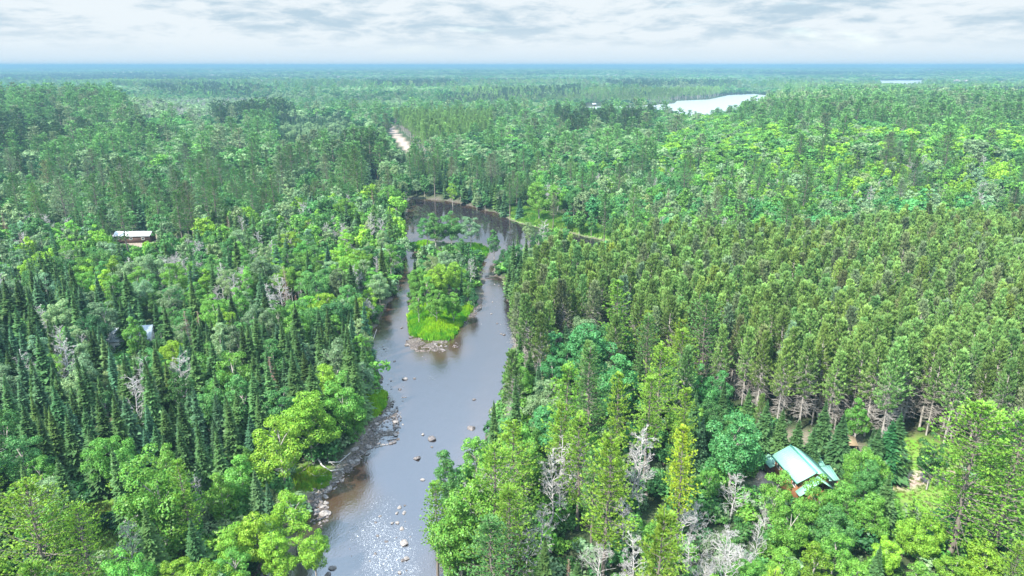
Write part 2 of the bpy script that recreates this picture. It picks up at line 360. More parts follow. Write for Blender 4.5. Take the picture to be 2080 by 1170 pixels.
def white_pine(seed, lod, Ht=23.0, wide=1.0, low=0.28):
    g = np.random.default_rng(seed); tb, cb = MB(), MB()
    zz = np.linspace(-0.8, Ht - 0.3, 9); w = np.cumsum(g.normal(size=(9, 2)) * 0.10, 0); w -= w[0]
    tb.tube(np.column_stack([w, zz]), np.linspace(0.34, 0.04, 9), 7 if lod <= 0 else 4)
    step, nb, nt, nc, size, asp = {-1: (0.62, 5, 16, 15, 0.16, 0.26), 0: (0.74, 5, 11, 12, 0.235, 0.24), 1: (1.15, 4, 5, 4, 0.72, 0.28), 2: (2.2, 4, 2, 3, 1.35, 0.38)}[lod]
    z = Ht * low; pts, dirs = [], []
    while z < Ht - 0.4:
        t = (z - Ht * low) / (Ht * (1 - low)); prof = (0.55 + 1.6 * t) if t < 0.28 else (1 - (t - 0.28) / 0.72) ** 0.62
        Lm = 4.3 * wide * min(1, prof) + 0.45
        az0 = g.uniform(0, 6.28)
        for j in range(nb):
            if g.random() < 0.12: continue
            az = az0 + j * 6.283 / nb + g.normal() * 0.3; Lb = Lm * g.uniform(0.42, 1.28)
            el = R(4 + 30 * t + g.normal() * 7)
            d = np.array([math.cos(az) * math.cos(el), math.sin(az) * math.cos(el), math.sin(el)])
            s0 = np.array([np.interp(z, zz, w[:, 0]), np.interp(z, zz, w[:, 1]), z]); e = s0 + d * Lb
            if lod < 2: tb.tube([s0, s0 + d * Lb * 0.5 - np.array([0, 0, .08]), e + np.array([0, 0, 0.15])], [0.06, 0.04, 0.012], 3)
            side = np.array([-math.sin(az), math.cos(az), 0])
            for q in np.linspace(0.30, 1.0, nt):
                sw = (0.16 + 0.24 * (1 - abs(q - 0.7))) * Lb * g.uniform(-1, 1)
                pts.append(s0 + d * Lb * q + side * sw + np.array([0, 0, 0.12 * Lb * (q - .4) ** 2 + g.normal() * 0.06]))
                dd = d * 0.8 + side * (sw / (0.4 * Lb + 1e-6)); dirs.append(dd / np.linalg.norm(dd))
        z += step * g.uniform(0.8, 1.2)
    pts.append(np.array([w[-1, 0], w[-1, 1], Ht - 0.4])); dirs.append(np.array([0, 0, 1.0]))
    tufts(cb, np.array(pts), np.array(dirs), nc, size, asp, g, up=0.30)
    return tb, cb
def red_pine(seed, lod, Ht=18.0):
    g = np.random.default_rng(seed); tb, cb = MB(), MB()
    bx, by = g.normal(size=2) * 0.3
    ax = lambda z: np.array([bx * (z / Ht) ** 2, by * (z / Ht) ** 2, z])
    tb.tube([ax(z) for z in (-0.6, 4, 9, 14, Ht - .2)], [0.19, 0.16, 0.13, 0.08, 0.02], 6 if lod == 0 else 4)
    step, nb, nt, nc, size, asp = {0: (0.46, 6, 5, 7, 0.34, 0.22), 1: (0.6, 5, 4, 6, 0.42, 0.28), 2: (1.6, 4, 1, 4, 1.0, 0.38)}[lod]
    z = Ht * 0.40; pts, dirs = [], []
    while z < Ht - 0.3:
        t = (z - Ht * 0.4) / (Ht * 0.6); Lm = 2.0 * (1 - t) ** 0.62 * (0.75 + 0.6 * min(t * 3, 0.42)) + 0.25
        az0 = g.uniform(0, 6.28)
        for j in range(nb):
            az = az0 + j * 6.283 / nb + g.normal() * 0.25; Lb = Lm * g.uniform(0.6, 1.2); el = R(8 + 45 * t + g.normal() * 8)
            d = np.array([math.cos(az) * math.cos(el), math.sin(az) * math.cos(el), math.sin(el)]); s0 = ax(z); e = s0 + d * Lb + np.array([0, 0, .25 * Lb])
            if lod < 2: tb.tube([s0, s0 + d * Lb * 0.6, e], [0.04, 0.03, 0.012], 3)
            for q in np.linspace(1.0, 0.45, nt) if nt > 1 else (0.9,):
                pts.append(s0 + d * Lb * q + np.array([0, 0, .25 * Lb * q * q]) + g.normal(size=3) * 0.12)
                dirs.append(d * 0.55 + np.array([0, 0, 0.55]))
        z += step * g.uniform(0.8, 1.2)
    for k in range(3): pts.append(ax(Ht - 0.2 - 0.35 * k)); dirs.append(np.array([0, 0, 1.0]))
    tufts(cb, np.array(pts), np.array(dirs), nc, size, asp, g, up=0.25, spread=0.5)
    # dead lower limbs
    if lod < 2:
        z = Ht * 0.17
        while z < Ht * 0.66:
            for j in range(6 if lod == 0 else 3):
                az = g.uniform(0, 6.28); Lb = g.uniform(1.0, 2.5); d = np.array([math.cos(az), math.sin(az), g.uniform(-0.45, 0.1)]); s0 = ax(z)
                p1 = s0 + d * Lb * 0.5 + g.normal(size=3) * 0.1; p2 = s0 + d * Lb + g.normal(size=3) * 0.2
                tb.tube([s0, p1, p2], [0.035, 0.026, 0.012], 3)
                if lod == 0:
                    for s_ in (-1, 1):
                        tb.tube([p1, p1 + d * 0.4 + np.array([-d[1], d[0], g.uniform(-.2, .3)]) * s_ * g.uniform(.3, .7)], [0.02, 0.009], 3)
            z += (0.42 if lod == 0 else 0.9) * g.uniform(0.7, 1.3)
    return tb, cb
def bare_tree(seed, lod, Ht=12.0, spread=1.0):
    g = np.random.default_rng(seed); tb, cb = MB(), MB()
    budget = [0]
    def grow(p, d, L, r, depth, buf):
        if budget[0] <= 0 or depth > (4 if lod == 0 else 3): return
        budget[0] -= 1; n = 3; pts = [p]; q = p; dd = d
        for i in range(n):
            dd = dd + g.normal(size=3) * 0.16; dd /= np.linalg.norm(dd); q = q + dd * L / n; pts.append(q)
        buf.tube(pts, np.linspace(r, max(r * 0.42, 0.018), n + 1), 4 if depth < 2 else 3)
        for k in range(6 if depth else 0):
            t = g.uniform(0.3, 1.0); b = p + (q - p) * t; a = dd + rdir(1, g)[0] * 0.95 * spread; a[2] += 0.15; a /= np.linalg.norm(a)
            grow(b, a, L * g.uniform(0.42, 0.68), r * 0.5, depth + 1, cb)
    zz = np.linspace(-0.5, Ht, 8); w = np.cumsum(g.normal(size=(8, 2)) * 0.14, 0); w -= w[0]
    tb.tube(np.column_stack([w, zz]), np.linspace(0.15, 0.03, 8), 6 if lod == 0 else 4)
    for i in range(34 if lod == 0 else 14):
        budget[0] = 34 if lod == 0 else 9
        z = Ht * (0.28 + 0.70 * (i + g.random()) / (34 if lod == 0 else 14)); az = g.uniform(0, 6.28)
        el = R(g.uniform(15, 55)); d = np.array([math.cos(az) * math.cos(el), math.sin(az) * math.cos(el), math.sin(el)])
        grow(np.array([np.interp(z, zz, w[:, 0]), np.interp(z, zz, w[:, 1]), z]), d, spread * 3.0 * (1.05 - z / Ht) + 0.7, 0.055, 1, cb)
    return tb, cb
def dead_conifer(seed, lod, Ht=13.0):
    g = np.random.default_rng(seed); tb, cb = MB(), MB()
    tb.tube([(0, 0, -.5), (0.1, 0, Ht * .5), (0, .1, Ht)], [0.17, 0.10, 0.02], 5)
    z = 2.0
    while z < Ht - .2:
        r = 1.7 * (1 - z / Ht) ** .8 + .15
        for j in range(7 if lod == 0 else 4):
            a = g.uniform(0, 6.28); l = r * g.uniform(.5, 1.1); d = np.array([math.cos(a), math.sin(a), g.uniform(-.3, .05)])
            cb.tube([(0, 0, z), d * l * .5 + np.array([0, 0, z]), d * l + np.array([0, 0, z])], [0.03, 0.022, 0.01], 3)
            if lod == 0:
                for s_ in (-1, 1, -1):
                    q = np.array([0, 0, z]) + d * l * g.uniform(.3, .8); cb.tube([q, q + d * .25 + np.array([-d[1], d[0], 0]) * s_ * l * .3], [0.016, 0.008], 3)
        z += 0.36 if lod == 0 else 0.8
    return tb, cb
def bush(seed, lod):
    g = np.random.default_rng(seed); tb, cb = MB(), MB(); lobes = []
    for i in range(7):
        a = g.uniform(0, 6.28); q = g.uniform(0, 1.1); lobes.append((np.array([math.cos(a) * q, math.sin(a) * q, g.uniform(0.5, 2.0)]), g.uniform(0.5, 0.95)))
    per, size = ((150, 0.18), (24, 0.46))[lod]
    leaf_lobes(cb, lobes, per, size, g, np.array([0, 0, 0.8]))
    for c, r in lobes: tb.tube([(0, 0, -0.3), c * np.array([.5, .5, .6]), c], [0.05, 0.035, 0.01], 3)
    return tb, cb

KINDS = {  # nominal height, crown radius, generator list, bark, leaf material
 'B': dict(h=13.4, r=3.3, gens=[lambda s, l, k=k: broadleaf(s, l, k) for k in ('round', 'tall', 'dome', 'open', 'ragged', 'tall', 'round')], bark=M_GREYBARK, leaf=M_LEAF),
 'S': dict(h=13.4, r=1.8, gens=[lambda s, l: spruce(s, l), lambda s, l: spruce(s, l, 1.6), lambda s, l: spruce(s, l, 2.5), lambda s, l: spruce(s, l, 2.05)], bark=M_BARK, leaf=M_NEEDLE),
 'W': dict(h=23.0, r=4.2, gens=[lambda s, l: white_pine(s, l), lambda s, l: white_pine(s, l, wide=0.8), lambda s, l: white_pine(s, l, wide=1.15, low=.2), lambda s, l: white_pine(s, l, wide=.7, low=.35), lambda s, l: white_pine(s, -1 if l == 0 else l, wide=1.15, low=.2)], bark=M_BARK, leaf=M_NEEDLE),
 'R': dict(h=18.0, r=2.0, gens=[red_pine] * 5, bark=M_GREYBARK, leaf=M_NEEDLE),
 'D': dict(h=12.0, r=2.6, gens=[bare_tree, lambda s, l: bare_tree(s, l, 13, .75), lambda s, l: bare_tree(s, l, 9.5, 1.35), dead_conifer], bark=M_DEAD, leaf=M_DEAD),
 'U': dict(h=2.8, r=1.6, gens=[bush] * 4, bark=M_BARK, leaf=M_LEAF),
}
_parts = {}
def part_meshes(kind, v, lod=0):
    k = (kind, v, lod)
    if k not in _parts:
        K = KINDS[kind]; tb, cb = K['gens'][v](100 * v + 7 + ord(kind), lod)
        _parts[k] = (tb.mesh('trunk', [K['bark']]), cb.mesh('crown', [K['leaf']]))
    if kind == 'D' and v == 3: _parts[k][1].materials[0] = M_BROWN
    return _parts[k]
def joined_mesh(kind, v, lod):
    K = KINDS[kind]; tb, cb = K['gens'][v](100 * v + 7 + ord(kind), lod)
    m = MB(); m.join(tb, 0); m.join(cb, 1); return m.mesh('%s_shape' % kind, [K['bark'], K['leaf']])

# ------------------------------------------------------------------ colours of the woods (linear base colours)
PAL = {'lime': (.215, .400, .040), 'fresh': (.138, .320, .050), 'mid': (.090, .235, .060), 'silver': (.190, .300, .135), 'deep': (.045, .150, .046),
       'spruce': (.080, .165, .052), 'bluespruce': (.085, .185, .085), 'pine': (.125, .270, .075), 'sunpine': (.230, .410, .055), 'goldpine': (.36, .48, .04),
       'redpine': (.205, .345, .095), 'oldpine': (.190, .260, .125), 'dead': (.42, .38, .34), 'brown': (.24, .14, .09), 'teal': (.085, .275, .078), 'rust': (.20, .16, .07)}
WORD = {'lime': 'lime green', 'fresh': 'bright green', 'mid': 'mid green', 'silver': 'silvery green', 'deep': 'deep green', 'spruce': 'dark green', 'bluespruce': 'blue-green',
        'pine': 'soft green', 'sunpine': 'yellow-green', 'goldpine': 'golden yellow', 'redpine': 'olive green', 'oldpine': 'grey-green', 'dead': 'pale grey', 'brown': 'rusty brown', 'teal': 'cool green', 'rust': 'reddish green'}
def jit(c, g, a=0.19):
    b = 1 + g.normal() * a; h = g.normal() * 0.07
    return (max(.01, c[0] * b * (1 + h)), max(.01, c[1] * b), max(.01, c[2] * b * (1 - h)))

# zone: (polygon in photo pixels of the crowns, spacing, {kind: weight}, {palette: weight} for broadleaves, height factor)
BW, SW_, WW, RW = dict, dict, dict, dict
Z_PLANT = [(1075,575),(1092,535),(1180,508),(1290,498),(1480,504),(1700,492),(1800,468),(2200,455),(2200,860),(2040,830),(1900,830),(1820,815),(1740,800),(1560,770),(1480,720),(1400,690),(1330,690),(1230,640),(1150,650),(1090,720),(1050,700),(1045,640)]
ZONES = [
 (Z_PLANT, 3.3, dict(R=1), dict(mid=1), 1.0),
 ([(1480,700),(2040,800),(2040,900),(1760,905),(1560,880)], 4.2, dict(S=.5, B=.25, R=.25), dict(deep=.6, fresh=.4), .62),
 ([(1040,690),(1480,690),(1560,880),(1320,860),(1060,830),(1000,800)], 4.6, dict(W=.35, B=.3, R=.15, S=.2), dict(teal=.5, mid=.3, fresh=.2), .95),
 ([(860,830),(1060,820),(1340,850),(1560,880),(1560,1250),(820,1250),(860,980)], 4.4, dict(W=.36, B=.40, D=.21, S=.03), dict(fresh=.6, lime=.2, mid=.2), .86),
 ([(1540,880),(2200,860),(2200,1300),(1540,1300)], 4.4, dict(B=.78, W=.08, S=.04, D=.06), dict(fresh=.55, lime=.35, mid=.1), .72),
 # left: spruce flats and mixed hardwoods
 ([(-150,560),(120,540),(330,640),(560,660),(740,640),(790,580),(770,700),(740,790),(600,800),(560,840),(430,880),(160,900),(-150,860)], 3.4, dict(S=.70, B=.23, D=.07), dict(silver=.35, mid=.35, fresh=.3), 1.0),
 ([(-150,860),(160,900),(430,880),(560,840),(610,960),(560,1060),(-150,1080)], 4.3, dict(S=.33, B=.53, W=.06, D=.08), dict(silver=.3, mid=.3, fresh=.4), .9),
 ([(-150,1000),(700,980),(700,1300),(-150,1300)], 4.6, dict(B=.66, W=.22, D=.12), dict(fresh=.4, lime=.45, mid=.15), .85),
 ([(560,700),(790,680),(800,900),(640,1000),(560,900)], 4.6, dict(B=.85, S=.1, D=.05), dict(fresh=.6, lime=.3, silver=.1), .85),
 ([(-150,410),(60,440),(330,480),(440,440),(620,400),(830,370),(840,560),(760,660),(560,670),(330,640),(120,550),(-150,570)], 4.6, dict(B=.72, S=.16, D=.12), dict(fresh=.3, silver=.28, mid=.27, lime=.15), .95),
 ([(-150,360),(200,350),(480,300),(820,285),(850,380),(620,400),(440,440),(330,480),(60,440),(-150,430)], 5.0, dict(W=.20, B=.68, S=.12), dict(silver=.5, mid=.5), .92),
 ([(820,300),(1090,330),(1080,410),(1000,430),(820,400)], 4.0, dict(S=.68, W=.12, B=.20), dict(mid=.5, silver=.5), .84),
 ([(1060,330),(1330,340),(1500,400),(2200,380),(2200,470),(1800,480),(1300,490),(1080,480),(1040,430)], 5.2, dict(B=.78, S=.10, W=.08, D=.04), dict(mid=.34, silver=.24, teal=.22, fresh=.2), 1.0),
 ([(1180,180),(2300,150),(2300,260),(1700,255),(1450,230),(1180,240)], 6.2, dict(B=.6, W=.25, S=.15), dict(deep=.5, mid=.4, fresh=.1), .95),
 ([(1380,240),(2300,210),(2300,390),(1500,410),(1330,340)], 5.6, dict(B=.84, S=.05, D=.06, W=.05), dict(fresh=.36, lime=.2, mid=.26, silver=.18), .95),
 ([(560,230),(700,225),(770,260),(790,290),(560,300)], 4.6, dict(S=.9, B=.1), dict(silver=1), .6),
 ([(800,232),(1000,232),(1000,262),(860,285),(815,262)], 4.6, dict(R=.95, B=.05), dict(mid=1), .95),
 ([(-150,180),(230,180),(330,280),(200,350),(-150,370)], 5.8, dict(B=.62, W=.20, S=.18), dict(silver=.5, mid=.35, deep=.15), 1.0),
 ([(170,195),(560,190),(480,235),(260,235)], 6.4, dict(D=.7, B=.3), dict(silver=1), .8),
]
DEFZ = (6.0, dict(B=.68, W=.08, S=.20, D=.04), dict(mid=.40, silver=.35, deep=.2, fresh=.05), .92)
# stretches of the photo in which one can see past the treetops to what lies behind (photo pixels, reference ground point)
CLEAR = [
 [(752,690),(782,650),(815,622),(835,650),(840,690),(915,692),(940,655),(980,610),(1000,565),(1028,590),(1030,640),(1044,670),(1034,720),(1014,780),(985,850),(955,895),(905,905),(872,950),(862,1000),(850,1060),(838,1110),(832,1200),(665,1200),(668,1110),(650,1060),(655,1020),(690,975),(720,930),(760,905),(775,850),(785,800),(768,740)],
 [(822,545),(822,505),(830,508),(833,520),(828,560),(810,600),(790,640),(778,640),(800,600)],
 [(826,405),(905,411),(985,431),(1045,455),(1052,465),(1030,500),(1015,525),(995,505),(970,480),(860,492),(826,492)],
 [(984,535),(1000,542),(1000,562),(980,596)],
 [(832,640),(925,632),(958,628),(915,690),(836,678)],
 [(1030,437),(1062,434),(1110,450),(1180,454),(1232,472),(1230,490),(1190,490),(1155,474),(1120,455),(1060,448)],
 [(780,259),(794,260),(828,298),(832,308),(808,300)],
 [(1195,216),(1345,214),(1385,206),(1482,193),(1530,193),(1505,205),(1470,214),(1440,224),(1400,218),(1350,218)],
 [(1792,163),(1865,163),(1855,169),(1820,169)],
 [(1546,915),(1606,898),(1662,912),(1686,945),(1664,965),(1625,1005),(1605,975),(1580,950),(1560,950)],
 [(1694,905),(1730,890),(1736,910),(1705,922)],
 [(1800,930),(1840,945),(1890,925),(1905,960),(1885,1012),(1838,1018),(1822,980)],
 [(237,467),(308,466),(308,486),(262,484),(250,490),(237,490)],
 [(230,672),(254,667),(254,688),(230,689)], [(298,663),(312,666),(306,680)],
 [(188,262),(225,261),(225,266)], [(165,1050),(232,1045),(235,1100),(180,1105)], [(1543,965),(1556,965),(1558,998),(1547,1000)],
 [(745,808),(785,800),(782,826),(762,850)], [(612,968),(670,962),(665,988),(625,996)],
 [(752,346),(764,346),(764,356),(752,356)], [(1190,207),(1222,206),(1222,216),(1190,218)],
]
NEARCLEAR = [([(1462,850),(1500,832),(1540,860),(1545,940),(1500,985),(1462,940)], 80), ([(1345,900),(1390,868),(1430,900),(1430,1000),(1350,1000)], 72), ([(605,985),(640,945),(715,915),(722,935),(690,975),(640,1000)], 84),
 ([(228,668),(262,662),(262,692),(228,694)], 158), ([(292,661),(314,665),(308,684),(294,680)], 158), ([(1700,700),(1745,700),(1745,800),(1700,800)], 0), ([(1130,455),(1180,458),(1240,474),(1238,490),(1150,476)], 250), ([(1045,432),(1090,440),(1090,462),(1045,452)], 270)]
CLEAR_LIM = [1e9] * len(CLEAR) + [q[1] for q in NEARCLEAR]; CLEAR += [q[0] for q in NEARCLEAR]
CLEAR_D = []
for c in CLEAR:
    ys = [p[1] for p in c]; a, b = un([p[0] for p in c], ys); CLEAR_D.append((float(b.min()), min(p[0] for p in c), max(p[0] for p in c), min(ys), max(ys)))
def blocked(x, y, z, h, r, soft=0.72):
    bad = np.zeros(x.shape, bool)
    for fr, lats in ((.5, (-.5, 0, .5)), (.72, (-1, 0, 1)), (.88, (-.6, 0, .6)), (1.0, (0,))):
        for la in lats:
            px, py = pr(x + la * r * soft, y, z + h * fr)
            for poly, lim, (ymin, x0, x1, y0, y1) in zip(CLEAR, CLEAR_LIM, CLEAR_D):
                m = (~bad) & (y < lim) & (px > x0) & (px < x1) & (py > y0) & (py < y1)
                if m.any():
                    idx = np.nonzero(m)[0]; bad[idx[pip(px[idx], py[idx], poly)]] = True
    return bad
NOGROW = ['GRASS_TIP', 'GRASS_SPIT', 'GRASS_IS2', 'MARSH', 'GRASS_L1', 'GRASS_L2', 'LAWN', 'YARD', 'DRIVE', 'PATHL', 'LAWN_L', 'ROAD', 'FIELD', 'MHOME', 'CAB2', 'BAR1', 'BAR2', 'BAR3', 'BAR4', 'BAR5', 'LAKE', 'LAKE2']
def growable(x, y, margin=1.2):
    ok = (water_sd(x, y) > margin) | (y > 520)
    for k in NOGROW: ok &= ~insidew(x, y, k)
    ok &= ~((edge_dist(x, y, W['ROAD']) < 4.0) & (y > 400))
    ok &= ~((edge_dist(x, y, W['LAKE']) < 6) & (y > 700))
    ok &= np.hypot(x - HOUSE[0] - 1, y - HOUSE[1] - 1) > 8.0
    return ok

trees = []       # dicts of every tree
g0 = np.random.default_rng(42)
def pick(d):
    ks = list(d); w = np.array([d[k] for k in ks]); return ks[g0.choice(len(ks), p=w / w.sum())]
def leafcol(kind, pal_w, near, px, py):
    if kind == 'S': p = 'spruce' if g0.random() < .84 else 'bluespruce'
    elif kind == 'W': p = ('sunpine' if g0.random() < .62 else 'pine') if near else ('pine' if g0.random() < .75 else 'oldpine')
    elif kind == 'R': p = 'redpine' if g0.random() < .82 else 'oldpine'
    elif kind == 'D': p = 'dead'
    else: p = pick(pal_w)
    return p, jit(PAL[p], g0)

